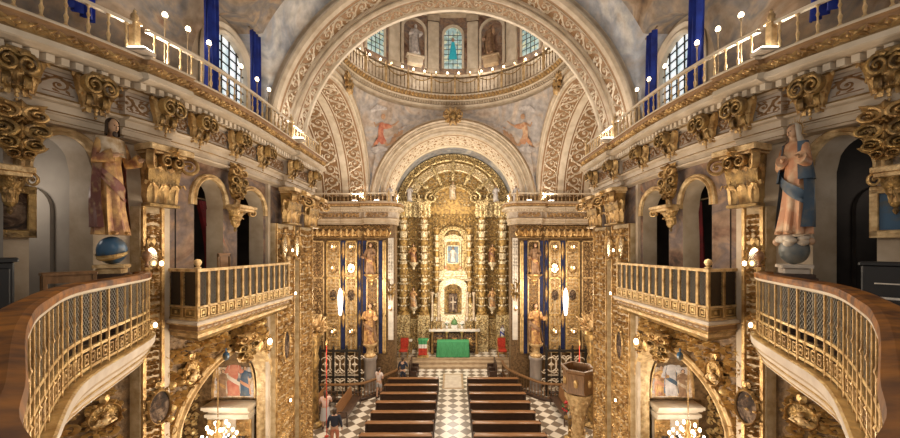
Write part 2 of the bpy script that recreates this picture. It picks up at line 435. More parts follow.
# ---- nave walls
for sg, sd in SIDES:
    W = wall_xyz(sg)
    mb = MB()
    bps = sorted({2.4, NEND+.3, PIER1[0], PIER1[1]} | {x for o in OPEN for x in o[:2]})
    for a, b in zip(bps, bps[1:]):
        ds = drange(a, b, .08)
        mid = (a+b)/2
        for z0, z1, m in ((-8, -1.28, 0), (-1.28, 1.75, 1), (1.75, 3.0, 3)):
            if m == 1 and mid > PIER1[1]: m = 2
            cuts = [o for o in OPEN if o[0] < mid < o[1] and o[3]+o[4] <= z1 and o[2] >= z0-.01]
            if not cuts:
                mb.grid(lambda i, j: W(ds[i], z0+(z1-z0)*j), len(ds), 2, m)
            else:
                o = cuts[0]
                mb.grid(lambda i, j: W(ds[i], otop(o, ds[i]) if j == 0 else z1), len(ds), 2, m)
    for o in OPEN:      # reveals
        ds = drange(o[0], o[1], .04); prof = [(o[0], o[2])] + [(d, otop(o, d)) for d in ds] + [(o[1], o[2])]
        mb.grid(lambda i, j: W(prof[i][0], prof[i][1], .6+.35*j), len(prof), 2, 1 if o[5] else 4)
    wall = struct(mb, 'wall_'+sd, [M['gold_ground'], M['cream'], M['fresco_tribune'], M['cream'], M['gold_soft']],
           '%s nave wall with gilded lower storey, arched openings and painted upper storey' % sd, 'wall')
    # archivolts round the openings
    mb = MB()
    for o in OPEN:
        ds = drange(o[0], o[1], .03); c = (o[0]+o[1])/2
        lo = o[2] if not o[5] else o[3]-.12
        path = [(o[0], lo)] + [(d, otop(o, d)) for d in ds] + [(o[1], lo)]
        w = .11 if o[5] else .16
        rw = (o[1]-o[0])/2
        def off(p, q):   # grow the arch outline by q
            k = (rw+q)/rw; kz = (o[4]+q)/o[4]
            return (c+(p[0]-c)*k, o[3]+(p[1]-o[3])*kz if p[1] > o[3] else p[1])
        pr = [(0,.0,0),(0,-.06,0),(.35*w,-.09,0),(.5*w,-.05,0),(.8*w,-.07,0),(w,-.05,0),(w,0,0)]
        mb.grid(lambda i, j: W(*off(path[i], pr[j][0]), .6+pr[j][1]), len(path), len(pr), 0 if o[5] else 1)
    mb.build('archivolt', [M['gold_soft'], M['gold_soft']], wall)
    # carved gilding of the lower wall
    mb = MB()
    mp = lambda s, t, h: W(s, t, .6-h)
    ch = OPEN[3]
    inside = lambda s, t: not (ch[0]-.14 < s < ch[1]+.14 and t < otop(ch, min(max(s, ch[0]), ch[1]))+.2)
    damask(mb, 3.2, PIER1[0]-.12, -4.6, -1.7, mp, 0, .19, .09, sym=False)
    damask(mb, PIER1[1]+.1, PIER2[0]-.15, -4.6, -1.72, mp, 0, .19, .09, sym=False, inside=inside)
    mb.build('carved_gilding', M['gold_light'], wall)
    # pilaster strips with carved panels
    for q, (a, b) in enumerate((PIER1, (PIER2[0], PIER2[0]*.55+PIER2[1]*.45), (PIER2[0]*.42+PIER2[1]*.58, PIER2[1]))):
        mb = MB()
        ds = drange(a, b, .1)
        for z0, z1 in ((-8, .70),):
            pr = [(a, .62), (a, .44)] + [(d, .44) for d in ds] + [(b, .44), (b, .62)]
            mb.grid(lambda i, j: W(pr[i][0], z0+(z1-z0)*j, pr[i][1]), len(pr), 2, 0)
            e = .035
            for x in (a+e, b-e):   # raised border fillets
                mb.grid(lambda i, j: W(x+(-.02,-.02,.02,.02)[i], z0+(z1-z0)*j, (.44,.405,.405,.44)[i]), 4, 2, 1)
        m2 = lambda s, t, h: W(s, t, .44-h)
        damask(mb, a+2*e, b-2*e, -6.5, .62, m2, 1, .10 if q == 0 else .17, .055, sym=True)
        mb.build('pilaster_strip', [M['pilaster_ground'], M['gold']], wall)
    # painted / stone framing strips beside the tribune and cream strip at the bottom arch side
    mb = MB()
    for d in (PIER1[1]+.12, PIER2[0]-.12):
        mb.grid(lambda i, j: W(d+(-.05,-.05,.05,.05)[i], -8+9.7*j, (.6,.53,.53,.6)[i]), 4, 2, 0)
    mb.build('stone_strip', M['cream'], wall)
    # rooms behind the openings
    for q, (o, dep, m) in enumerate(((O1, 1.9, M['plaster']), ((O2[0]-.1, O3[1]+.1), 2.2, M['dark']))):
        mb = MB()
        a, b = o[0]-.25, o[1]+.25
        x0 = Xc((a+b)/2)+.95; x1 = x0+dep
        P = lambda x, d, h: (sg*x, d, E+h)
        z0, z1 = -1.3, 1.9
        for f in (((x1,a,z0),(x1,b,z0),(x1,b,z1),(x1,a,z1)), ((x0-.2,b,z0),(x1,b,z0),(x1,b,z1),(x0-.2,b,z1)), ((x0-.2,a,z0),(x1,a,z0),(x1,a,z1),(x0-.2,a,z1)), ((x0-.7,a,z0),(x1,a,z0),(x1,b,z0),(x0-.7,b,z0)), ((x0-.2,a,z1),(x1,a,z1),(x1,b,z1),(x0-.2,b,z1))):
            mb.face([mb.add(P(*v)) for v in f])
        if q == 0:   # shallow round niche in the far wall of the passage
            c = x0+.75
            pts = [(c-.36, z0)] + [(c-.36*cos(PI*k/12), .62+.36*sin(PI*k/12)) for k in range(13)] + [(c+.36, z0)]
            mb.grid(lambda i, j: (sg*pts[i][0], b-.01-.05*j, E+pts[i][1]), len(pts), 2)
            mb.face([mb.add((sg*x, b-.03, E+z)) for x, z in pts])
        mb.build('passage_wall' if q == 0 else 'tribune_room', M['dark'] if q == 0 and sg > 0 else m, wall)  # right passage coloured near-black for its shade, left stays grey plaster
    # chapel behind the low arch
    mb = MB()
    x0, x1 = Xc(7.3)+.9, Xc(7.3)+3.2
    a, b = CH[0]-.25, CH[1]+.15
    P = lambda x, d, h: (sg*x, d, E+h)
    pr = [(a,-8),(a,-3.4)] + [((a+b)/2-(b-a)/2*cos(PI*k/10), -3.4+1.2*sin(PI*k/10)) for k in range(1,10)] + [(b,-3.4),(b,-8)]
    mb.grid(lambda i, j: P((x0,x1)[j], pr[i][0], pr[i][1]), len(pr), 2, 0)
    mb.face([mb.add(P(x1, *p)) for p in pr], 0)
    damask(mb, x0+1.62, x1-.05, -6.0, -2.7, lambda s, t, h: P(s, b-.05-h, t), 1, .22, .09, sym=False)
    damask(mb, a+.2, b-.2, -6, -2.6, lambda s, t, h: P(x1-h, s, t), 1, .3, .08, sym=True)
    mb.build('side_chapel', [M['gold_ground'], M['gold_light']], wall)

# ---- entablature (swept moulding) : profile (o = set-back from the ledge edge, h = height, material)
EN = [(.75,2.95,3),(.03,2.95,3),(.0,2.93,3),(.0,2.90,3),(.05,2.88,5),(.07,2.80,5),(.13,2.71,1),(.05,2.69,3),(.03,2.61,3),(.05,2.59,0),(.12,2.56,0),(.26,2.55,0),(.26,2.46,0),(.34,2.45,1),(.37,2.42,0),
      (.40,2.41,2),(.40,2.07,2),(.34,2.06,1),(.32,2.03,1),(.34,2.00,0),(.40,1.98,0),(.40,1.88,0),(.43,1.87,1),(.43,1.85,0),(.45,1.84,0),(.45,1.76,0),(.41,1.74,1),(.43,1.71,0),(.62,1.69,0)]
M['fillet'] = mat('dark_gilt_fillet', (.40,.26,.11), (.20,.12,.05), .5, .3, 9)
ENM = [M['cream'], M['fillet'], M['frieze'], M['cream_light'], M['gold'], M['brown_ground']]
def entablature(mb, mp, ss):
    for k in range(len(EN)-1):
        p, q = EN[k], EN[k+1]
        mb.grid(lambda i, j: mp(ss[i], (p, q)[j][0], (p, q)[j][1]), len(ss), 2, q[2])
def enrich(mb, mp, s0, s1, ds=.13, dent=.11, mirror=1):
    n = max(1, int(round(abs(s1-s0)/ds))); st = (s1-s0)/n
    for k in range(n):
        s = s0+(k+.5)*st
        m1 = lambda a, t, h: mp(a, .085-h-(t-2.79)*.35, t)
        for q in range(4): leaf(mb, (s, 2.79), PI/4+q*PI/2, .085, .06, .04, m1, 4)
        dome(mb, (s, 2.79), .025, .05, m1, 4, 6); dome(mb, (s+st*.5, 2.79), ds*.13, .035, m1, 4, 6, sy=1.6)
    n = max(1, int(round(abs(s1-s0)/dent))); st = (s1-s0)/n
    for k in range(n):
        s = s0+(k+.5)*st; w = st*.28
        mb.box(-w, w, .17, .27, 2.455, 2.55, 3, T=lambda x, y, z: mp(s+x, y, z))
CONS = {}
for sg, sd in SIDES:
    mb = MB()
    mp = lambda d, o, h: (sg*(Xc(d)+o+pj(d)), d, E+h)
    ss = sorted(set(drange(2.4, NEND+.2, .12) + [5.019, 5.021, 5.619, 5.621, 8.949, 8.951]))
    entablature(mb, mp, ss)
    enrich(mb, mp, 2.6, NEND+.2)
    # return at the crossing end
    mb.grid(lambda i, j: mp(NEND+.2, EN[j][0] if i == 0 else .75, EN[j][1]), 2, len(EN), 0)
    cs = [D(x, .35) for x in (433, 356, 293, 254, 218, 191, 165, 145)]
    CONS[sg] = cs
    for a, b in zip(cs, cs[1:]):
        if b-a > .35: rinceau(mb, a+.17, b-.17, 2.13, 2.36, lambda s, t, h: mp(s, .40-h, t), 5, .025, per=1.3, lw=.055)
    struct(mb, 'cornice_'+sd, ENM, 'cream and gold moulded entablature running along the %s nave wall' % sd, 'cornice')

# ---- near crossing arch
def asof(R, y0):      # soffit of an arch facing its own axis: s along the arc, t towards the altar
    return lambda s, t, h: (-(R-h)*cos(s/R), y0+t, E+SP+(R-h)*sin(s/R))
def afac(y, R0):      # face of an arch towards the nave: s along the arc measured at R0, t outward
    return lambda s, t, h: (-(R0+t)*cos(s/R0), y-h, E+SP+(R0+t)*sin(s/R0))
def ring_mould(mb, prof, m, cx=0, n=72, a0=-.04, a1=PI+.04, sp=SP):
    # prof: (R, y)
    for k in range(len(prof)-1):
        p, q = prof[k], prof[k+1]
        def P(i, j):
            a = a0+(a1-a0)*i/n; R, y = (p, q)[j][0], (p, q)[j][1]
            return (cx-R*cos(a), y, E+sp+R*sin(a))
        mb.grid(P, n+1, 2, q[2] if len(q) > 2 else m)
mb = MB()
ring_mould(mb, [(5.42,9.25),(5.42,9.18,1),(5.36,9.16,1),(5.30,9.22,0),(5.22,9.22,0),(5.18,9.16,2),(5.12,9.16,2),(5.06,9.24,0),(5.05,9.38,0),(5.05,9.4,3),(5.05,9.96,3),
                (5.03,9.90,2),(4.98,9.90,2),(4.96,9.98,0),(4.92,9.94,2),(4.88,9.94,2),(4.85,10.0,0),(4.85,10.05,0),(4.85,10.52,3),(4.83,10.50,2),(4.79,10.52,2),(4.79,10.62,2),(4.9,10.66,0),(6.6,10.68,0)], 0)
rinceau(mb, .1, 5.05*PI-.1, .06, .50, asof(5.05, 9.42), 4, .035, per=1.6, lw=.055)
rinceau(mb, .1, 4.85*PI-.1, .05, .42, asof(4.85, 10.07), 4, .035, per=1.6, lw=.055)
struct(mb, 'trim_3', [M['cream'], M['tan'], M['cream_light'], M['brown_ground'], M['cream_light']], 'great near crossing arch banded with cream scrollwork on brown', 'arch')

# ---- nave vault with window lunettes
WIN = 7.85; WR = 1.18; WS = 4.2
def Rv(d): return Xc(min(max(d, 3.0), 9.2))+1.12
mb = MB()
NA, ND = 44, 96
def vz(d, a):
    R = Rv(d); x = R*cos(a); z = SP+R*sin(a)
    u = abs(d-WIN)
    if u < WR: z = max(z, WS+sqrt(WR*WR-u*u))
    return x, z
for sg, sd in SIDES:
    def P(i, j):
        d = 2.0+7.22*i/(ND-1); a = math.radians(1.0+89*j/(NA-1)); x, z = vz(d, a)
        return (sg*x, d, E+z)
    mb.grid(P, ND, NA, lambda i, j: 1 if i > 80 else 0)
struct(mb, 'ceiling', [M['fresco'], M['fresco_grey']], 'frescoed barrel vault over the nave with window lunettes', 'ceiling')
for k, (sg, sd) in enumerate(SIDES):
    mb = MB()
    # upper wall strip under the vault and the lunette wall with its window hole
    X = lambda d: Rv(d)+.0
    hw = .66; zb, zs = 3.38, 4.38
    def wt(d): return zs+hw*sqrt(max(0, 1-((d-WIN)/hw)**2))
    ds = drange(2.0, WIN-WR, .15)
    mb.grid(lambda i, j: (sg*X(ds[i]), ds[i], E+(2.9, 3.0)[j]), len(ds), 2, 0)
    for a, b, hole in ((WIN-WR, WIN-hw, 0), (WIN-hw, WIN+hw, 1), (WIN+hw, WIN+WR, 0)):
        ds = drange(a, b, .04)
        top = lambda d: WS+sqrt(max(0, WR*WR-(d-WIN)**2))
        if hole:
            mb.grid(lambda i, j: (sg*X(ds[i]), ds[i], E+(2.9, zb)[j]), len(ds), 2, 1)
            mb.grid(lambda i, j: (sg*X(ds[i]), ds[i], E+(wt(ds[i]), top(ds[i]))[j]), len(ds), 2, 1)
        else:
            mb.grid(lambda i, j: (sg*X(ds[i]), ds[i], E+(2.9, top(ds[i]))[j]), len(ds), 2, 1)
    ds = drange(WIN+WR, 9.3, .15)
    mb.grid(lambda i, j: (sg*X(ds[i]), ds[i], E+(2.9, 3.0)[j]), len(ds), 2, 0)
    struct(mb, 'wall_upper_'+sd, [M['fresco'], M['cream']], '%s wall strip above the cornice framing the arched window' % sd, 'wall')
    mb = MB()
    ds = drange(WIN-hw, WIN+hw, .03)
    path = [(WIN-hw, zb)] + [(d, wt(d)) for d in ds] + [(WIN+hw, zb)]
    def grow(p, q):
        return (WIN+(p[0]-WIN)*(hw+q)/hw, zs+(p[1]-zs)*(hw+q)/hw if p[1] > zs else p[1])
    pr = [(0,.14),(0,-.02),(.06,-.06),(.12,-.03),(.22,-.07),(.26,0)]
    mb.grid(lambda i, j: (sg*(X(WIN)+pr[j][1]), grow(path[i], pr[j][0])[0], E+grow(path[i], pr[j][0])[1]), len(path), len(pr), 0)
    mb.grid(lambda i, j: (sg*(X(WIN)+(.14,-.05)[j]), (WIN-hw, WIN+hw)[i], E+zb), 2, 2, 0)
    w = struct(mb, 'window_%d' % (k+1), M['cream_light'], 'arched leaded window with daylight in the %s vault lunette' % sd, 'window')
    mb = MB(); mb.face([mb.add((sg*(X(WIN)+.12), p[0], E+p[1])) for p in path])
    mb.build('pane', M['glass_white'], w)
    mb = MB()
    xg = X(WIN)+.11
    for q in range(1, 5):
        d = WIN-hw+2*hw*q/5; mb.box(min(sg*xg, sg*(xg-.03)), max(sg*xg, sg*(xg-.03)), d-.011, d+.011, E+zb, E+wt(d))
    for q in range(1, 8):
        z = zb+q*.21; r = hw if z < zs else hw*sqrt(max(0, 1-((z-zs)/hw)**2))
        mb.box(min(sg*xg, sg*(xg-.03)), max(sg*xg, sg*(xg-.03)), WIN-r, WIN+r, E+z-.011, E+z+.011)
    mb.build('muntin', M['iron'], w)

# ---- crossing: side arches, transept walls
CYC, CR = 15.05, 4.45
for sg, sd in SIDES:
    mb = MB()
    n = 56
    prof = [(6.4,4.92,0),(4.95,4.93,0),(4.85,4.98,1),(4.80,4.92,2),(4.70,4.92,2),(4.64,4.98,0),(4.55,4.98,0),(4.50,5.02,2),(4.45,5.02,2),(4.45,5.12,0),(4.45,6.15,3),(4.41,6.15,2),(4.41,6.5,2),(4.45,6.5,3),(4.45,7.7,3),(4.41,7.7,2),(4.41,8.0,2),(4.45,8.0,0),(4.45,9.2,0)]
    for k in range(1, len(prof)-1):
        p, q = prof[k], prof[k+1]
        def P(i, j):
            a = PI*i/n; R, x = (p, q)[j][0], (p, q)[j][1]
            return (sg*x, CYC-R*cos(a), E+SP+R*sin(a))
        mb.grid(P, n+1, 2, q[2])
    for x0, x1 in ((5.2, 6.1), (6.58, 7.62)):
        mp = lambda s, t, h: (sg*(x0+t), CYC-(CR-h)*cos(s/CR), E+SP+(CR-h)*sin(s/CR))
        rinceau(mb, CR*PI*.45, CR*PI-.2, .04, x1-x0-.04, mp, 4, .05, per=1.15, lw=.045)
    struct(mb, 'trim_arch_'+sd, [M['cream'], M['tan'], M['cream_light'], M['brown_ground'], M['cream_light']], '%s transept arch with two bands of cream scrollwork on brown' % sd, 'arch')
    # far transept wall + pier (wall face path), with chancel flank
    wp = [(9.2, 19.45), (5.35, 19.45), (5.1, 19.2), (3.7, 19.2), (3.42, 19.45), (3.42, 20.2), (4.5, 20.4), (4.5, 25.5)]
    mb = MB()
    mb.grid(lambda i, j: (sg*wp[i][0], wp[i][1], (0, E+SP+.3)[j]), len(wp), 2, lambda i, j: 0 if i < 6 else 1)
    # end wall of the transept and gap to nave pier
    mb.grid(lambda i, j: (sg*9.2, (10.9, 19.45)[i], (0, E+SP+4.6)[j]), 2, 2, 0)
    mb.grid(lambda i, j: (sg*(4.85, 9.2)[i], 10.9, (0, E+SP)[j]), 2, 2, 0)
    mb.grid(lambda i, j: (sg*(9.2, 4.3)[i], 19.6, E+(2.7, 7.4)[j]), 2, 2, 1)
    tw = struct(mb, 'wall_transept_'+sd, [M['gold_ground'], M['fresco_grey']], 'gilded far wall of the %s transept beside the chancel' % sd, 'wall')
    # entablature along the path
    pts = [Vector((sg*x, y)) for x, y in wp[:7]]
    nr = []
    for i, p in enumerate(pts):
        a = pts[max(i-1, 0)]; b = pts[min(i+1, len(pts)-1)]
        d1 = (p-a).normalized() if i else (b-p).normalized(); d2 = (b-p).normalized() if i < len(pts)-1 else d1
        n1 = Vector((-d1.y, d1.x))*(-sg)*-1; n2 = Vector((-d2.y, d2.x))*(-sg)*-1
        nn = (n1+n2).normalized(); nr.append(nn/max(.5, nn.dot(n1)))
    # make sure normals face the viewer
    if nr[0].y > 0: nr = [-v for v in nr]
    def mpe(i, o, h):
        p = pts[i] + nr[i]*(.55-o)*.75
        return (p.x, p.y, E+h-.2)
    mb = MB()
    entablature(mb, mpe, list(range(len(pts))))
    def seg(i):
        def f(s, o, h):
            L = (pts[i+1]-pts[i]).length; t = s/L
            p = pts[i].lerp(pts[i+1], t) + (nr[i].lerp(nr[i+1], t))*(.55-o)*.75
            return (p.x, p.y, E+h-.2)
        return f, (pts[i+1]-pts[i]).length
    for i in (0, 1, 2, 3):
        f, L = seg(i); enrich(mb, f, 0.02, L-.02, .2, .14)
        if L > 1: rinceau(mb, .1, L-.1, 2.12, 2.37, lambda s, t, h: f(s, .40-h, t), 4, .06, per=1.3, lw=.09)
    # broad gilded capital band under it
    for i in (0, 2):
        f, L = seg(i)
        n = int(L/.34)
        for k in range(n):
            s = L*(k+.5)/n
            m1 = lambda a, t, h: f(a, .48-h, t)
            leaf(mb, (s, .98), PI/2, .5, .30, .16, m1, 4); leaf(mb, (s-.1, 1.0), PI/2+.4, .36, .16, .12, m1, 4); leaf(mb, (s+.1, 1.0), PI/2-.4, .36, .16, .12, m1, 4)
            ridge(mb, spiral((s-.1, 1.56), .09, PI, 1.3, 1), .025, .13, m1, 4); ridge(mb, spiral((s+.1, 1.56), .09, 0, 1.3, -1), .025, .13, m1, 4)
        ridge(mb, [(0, .95), (L, .95)], .04, .08, lambda a, t, h: f(a, .5-h, t), 4)
    struct(mb, 'cornice_transept_'+sd, ENM, 'cream and gold entablature over the %s transept wall' % sd, 'cornice')

# ---- chancel arch and barrel
mb = MB()
ring_mould(mb, [(4.97,19.5),(4.92,19.5,0),(4.86,19.42,1),(4.78,19.40,1),(4.72,19.48,2),(4.64,19.44,2),(4.58,19.52,0),(4.46,19.52,0),(4.42,19.62,2),(4.34,19.60,2),(4.30,19.68,0),(4.2,19.7,0),(4.16,19.72,2),(4.1,19.74,2),(4.1,20.0,0),(4.1,21.9,3),(4.06,21.9,2),(4.06,22.3,2),(4.5,22.34,4),(4.5,25.5,4)], 0, n=64)
rinceau(mb, .2, 4.1*PI-.2, .15, .9, asof(4.1, 20.0), 2, .05, per=1.0, lw=.06); rinceau(mb, .2, 4.1*PI-.2, 1.0, 1.8, asof(4.1, 20.0), 2, .05, per=1.0, lw=.06)
struct(mb, 'trim_4', [M['cream'], M['tan'], M['cream_light'], M['brown_ground'], M['fresco_grey']], 'moulded chancel arch and painted barrel vault in front of the golden altarpiece', 'arch')
mb = MB(); mb.grid(lambda i, j: (-4.7+9.4*i, 25.55, .4+(E+8)*j), 2, 2)
struct(mb, 'wall_back', M['gold_ground'], 'end wall of the chancel behind the golden altarpiece', 'wall')

# ---- pendentives and dome drum
RX, RY, DYC = 5.5, 5.0, 15.05
HR = 8.45
def ell_pt(phi, o=0): return ((RX+o)*sin(phi), DYC+(RY+o)*cos(phi))
mb = MB()
for sx in (-1, 1):
    for sy in (-1, 1):
        def edge(f):     # f 0..1 from the crown of the far/near arch over the corner to the crown of the side arch
            if f < .5:
                a = PI/2*(1-2*f)            # pi/2 crown -> 0 springing
                R = 4.9; y = 19.5 if sy > 0 else 10.68
                return Vector((sx*R*cos(a), y, E+SP+R*sin(a)))
            a = PI/2*(2*f-1)
            R = 4.93 if 0 else 4.75
            return Vector((sx*4.95, CYC+sy*R*cos(a), E+SP+R*sin(a)))
        def P(i, j):
            f = i/40; t = j/10
            b = edge(f); phi = f*PI/2
            x, y = ell_pt(phi); x *= sx; y = DYC+(y-DYC)*sy
            top = Vector((x, y, E+HR))
            k = t**.8
            q = b.lerp(top, t); c = Vector((b.x + (top.x-b.x)*t**1.5, b.y + (top.y-b.y)*t**1.5, q.z))
            return c
        mb.grid(P, 41, 11, 0)
struct(mb, 'ceiling_2', M['fresco_sky'], 'painted pendentives between the crossing arches and the dome ring', 'ceiling')
DR = [(.25,8.25,0),(.10,8.32,1),(.05,8.42,1),(.12,8.50,0),(.12,8.68,0),(.04,8.71,3),(.0,8.79,3),(.06,8.83,0),(.06,8.95,0),(-.12,8.97,0),(-.16,9.03,3),(-.20,9.13,1),(-.30,9.23,1),(-.32,9.29,3),(-.30,9.33,3),(.95,9.35,0),(.95,10.9,0),(.88,10.95,3),(.86,11.1,3),(.95,11.15,0)]
mb = MB()
for k in range(len(DR)-1):
    p, q = DR[k], DR[k+1]
    mb.grid(lambda i, j: (*ell_pt(2*PI*i/96, (p, q)[j][0]), E+(p, q)[j][1]), 97, 2, q[2])
dm = lambda s, t, h: (*ell_pt(s/5.25, -.25-h+(9.15-t)*.9), E+t)
for k in range(150):
    s = 5.25*2*PI*k/150
    leaf(mb, (s, 9.06), PI/2, .2, .15, .07, dm, 4)
for k in range(220):
    a = 2*PI*k/220
    mb.box(-.035, .035, -.09, .07, 8.84, 8.95, 3, T=lambda x, y, z: (*ell_pt(a+x/5.25, y), E+z))
struct(mb, 'trim_5', ENM, 'round moulded cornice ring carrying the dome drum', 'cornice ring')
# drum wall with pilasters
mb = MB()
mb.grid(lambda i, j: (*ell_pt(2*PI*i/128, .95), E+(11.15, 16.6)[j]), 129, 2, 0)
bay = PI/8
for k in range(16):
    for off in (0,):
        ph = (k+.5)*bay+off*.72
        mb.grid(lambda i, j: (*ell_pt(ph+(-.055,-.055,-.04,.04,.055,.055)[i], (.95,.82,.78,.78,.82,.95)[i]), E+(11.15, 14.35)[j]), 6, 2, 1)
        mb.grid(lambda i, j: (*ell_pt(ph+(-.06,-.06,.06,.06)[i], (.95,.72,.72,.95)[i]), E+(14.35, 14.75)[j]), 4, 2, 3)
        mb.grid(lambda i, j: (*ell_pt(ph+(-.06,-.06,.06,.06)[i], (.95,.76,.76,.95)[i]), E+(11.1, 11.4)[j]), 4, 2, 3)
for p, q in (((.95,14.75),(.6,14.8)),((.6,14.8),(.58,15.0)),((.58,15.0),(.75,15.05)),((.75,15.05),(.75,15.5)),((.75,15.5),(.45,15.6)),((.45,15.6),(.45,15.8)),((.45,15.8),(.95,15.9))):
    mb.grid(lambda i, j: (*ell_pt(2*PI*i/96, (p, q)[j][0]), E+(p, q)[j][1]), 97, 2, 3)
struct(mb, 'wall_drum', [M['fresco_red'], M['cream_light'], M['tan'], M['cream']], 'round drum wall of the dome with pale pilasters', 'wall')
# ================================================================== FIXED FITTINGS OF THE NAVE
def dXc(d): return (Xc(d+.01)-Xc(d-.01))/.02
def wrot(sg, d):
    n = Vector((-sg, dXc(d))).normalized()
    return math.atan2(-n.x, n.y)
def wloc(sg, d, o, h): return (sg*(Xc(d)+o), d, E+h)
def sweep_path(mb, pts, prof, ref, closed=False):
    # pts plan polyline; prof (o outward, z, material); outward = towards ref
    P = [Vector(p) for p in pts]; n = len(P); nr = []
    ref = Vector(ref)
    for i in range(n):
        d1 = (P[i]-P[i-1]).normalized() if i else (P[1]-P[0]).normalized()
        d2 = (P[i+1]-P[i]).normalized() if i < n-1 else d1
        n1, n2 = Vector((-d1.y, d1.x)), Vector((-d2.y, d2.x))
        q = (n1+n2)
        q = q.normalized() if q.length > 1e-3 else n1
        nr.append(q/max(.4, q.dot(n1)))
    k = n//2
    mid = (P[k]+P[k-1])/2
    if nr[k].dot(ref-mid) < 0: nr = [-v for v in nr]
    for k in range(len(prof)-1):
        a, b = prof[k], prof[k+1]
        mb.grid(lambda i, j: (P[i].x+nr[i].x*(a, b)[j][0], P[i].y+nr[i].y*(a, b)[j][0], (a, b)[j][1]), n, 2, b[2] if len(b) > 2 else 0)
    return nr

# ---- consoles under the cornice
def console_proto():
    t = thing('scroll_bracket', 'x', 'bracket')
    mb = MB()
    # S-shaped body
    prof = [(0,0),(.07,.0),(.13,.05),(.12,.12),(.09,.18),(.12,.26),(.22,.34),(.30,.36),(.31,.42),(0,.42)]
    mb.grid(lambda i, j: ((-.09,.09)[i], prof[j][0], prof[j][1]), 2, len(prof), 0)
    for x in (-.09, .09): mb.face([mb.add((x, *p)) for p in prof], 0)
    mb.bbox(-.13, .13, 0, .30, .42, .46, .01, 0)
    mb.build('body', M['gold_dark'], t)
    for x in (-.11, .11):
        mb = MB()
        sg_ = 1 if x > 0 else -1
        volute(mb, (x*1.05, .29, .27), (sg_,0,0), (0,0,1), (-.35*sg_,.94,0), .125, .11, 1.7, 0, PI*.7, -1)
        volute(mb, (x, .09, .09), (0,1,0), (0,0,1), (1,0,0), .085, .09, 1.5, 0, PI/2, -1)
        mb.build('volute', M['gold_dark'], t)
    mb = MB()
    acanthus(mb, (0,.13,.04), (0,1,0), (0,0,1), (1,0,0), .16, .30, .16)
    for s in (-1, 1):
        acanthus(mb, (s*.12,.06,-.06), (s*.5,.8,0), (0,0,1), (.8,-s*.5,0), .16, .30, .15)
        acanthus(mb, (s*.07,.10,.20), (s*.3,.95,.1), (0,0,1), (1,0,0), .12, .22, .16)
    for s in (-1, 1):
        acanthus(mb, (s*.20,.12,.12), (s*.8,.6,0), (.2*s,0,1), (.6,-s*.8,0), .16, .30, .16); acanthus(mb, (s*.17,.10,-.02), (s*.7,.7,-.1), (.1*s,0,1), (.7,-s*.7,0), .13, .22, .12)
    acanthus(mb, (0,.20,.20), (0,1,0), (0,0,1), (1,0,0), .14, .26, .18)
    for k in range(3): mb.ell((0, .10-.01*k, -.02-.055*k), (.035-.006*k,)*3, 6, 4)
    mb.build('acanthus', M['gold'], t)
    return t
cproto = console_proto()
first = True
for sg, sd in SIDES:
    for k, d in enumerate(CONS[sg]):
        lab = 'gilded double-scroll bracket under the %s cornice, %s from the choir loft' % (sd, ORD[k] if k else 'first')
        a = dict(loc=wloc(sg, d, .40+pj(d), 2.02), rot=wrot(sg, d), scale=(.74,.95,1))
        if first:
            cproto.location = a['loc']; cproto.rotation_euler = (0,0,a['rot']); cproto.scale = a['scale']; tag(cproto, lab, 'bracket', 'gilded scroll brackets under the cornice'); first = False
        else: copytree(cproto, None, lab, 'gilded scroll brackets under the cornice', **a)

# ---- hanging cartouches and the bracket capitals under them
def cartouche_proto(w=.42, h=.95):
    t = thing('gilded_cartouche', 'x', 'wall ornament')
    mb = MB()
    mp = lambda s, tt, hh: (s, .03+hh, tt)
    prof = [(0,0),(.10,.06),(.16,.2),(.19,.45),(.21,.62),(.16,.78),(.20,.9),(.0,.95)]
    pts = [(s*x*w/.42, z*h/.95) for s in (1,) for x, z in prof]
    front = [mb.add((x, .05, z)) for x, z in pts] + [mb.add((-x, .05, z)) for x, z in reversed(pts[1:-1])]
    mb.face(front)
    back = [mb.add((x, 0, z)) for x, z in pts] + [mb.add((-x, 0, z)) for x, z in reversed(pts[1:-1])]
    n = len(front)
    for k in range(n): mb.face((front[k], front[(k+1)%n], back[(k+1)%n], back[k]))
    mb.build('shield', M['gold_dark'], t)
    for s in (-1, 1):
        for (cx, cz, r, a0, dr) in ((.13,.76,.12,PI/2,1),(.15,.50,.13,-PI/2,-1),(.11,.26,.10,PI/2,1),(.07,.10,.06,-PI/2,-1)):
            mb = MB()
            volute(mb, (s*cx*w/.42, .09, cz*h/.95), (s,0,0), (0,0,1), (0,1,0), r*w/.42, .10, 1.5, 0, a0, dr)
            mb.build('scroll', M['gold'] if cz > .6 or cz < .2 else M['gold_dark'], t)
    mb = MB()
    flower(mb, (0,.66*h/.95), .10, .12, lambda s, tt, hh: (s, .06+hh, tt), 0, 6)
    for z in (.86,.50,.38,.22): leaf(mb, (0,z*h/.95-.08), PI/2, .22, .14, .12, lambda s, tt, hh: (s, .05+hh, tt))
    for s in (-1,1):
        for z, a in ((.85,.9),(.60,.6),(.36,.8),(.16,1.0)): leaf(mb, (s*.06,z*h/.95), PI/2-s*a, .2, .11, .10, lambda s2, tt, hh: (s2, .05+hh, tt))
    mb.build('leaf_spray', M['gold'], t)
    return t
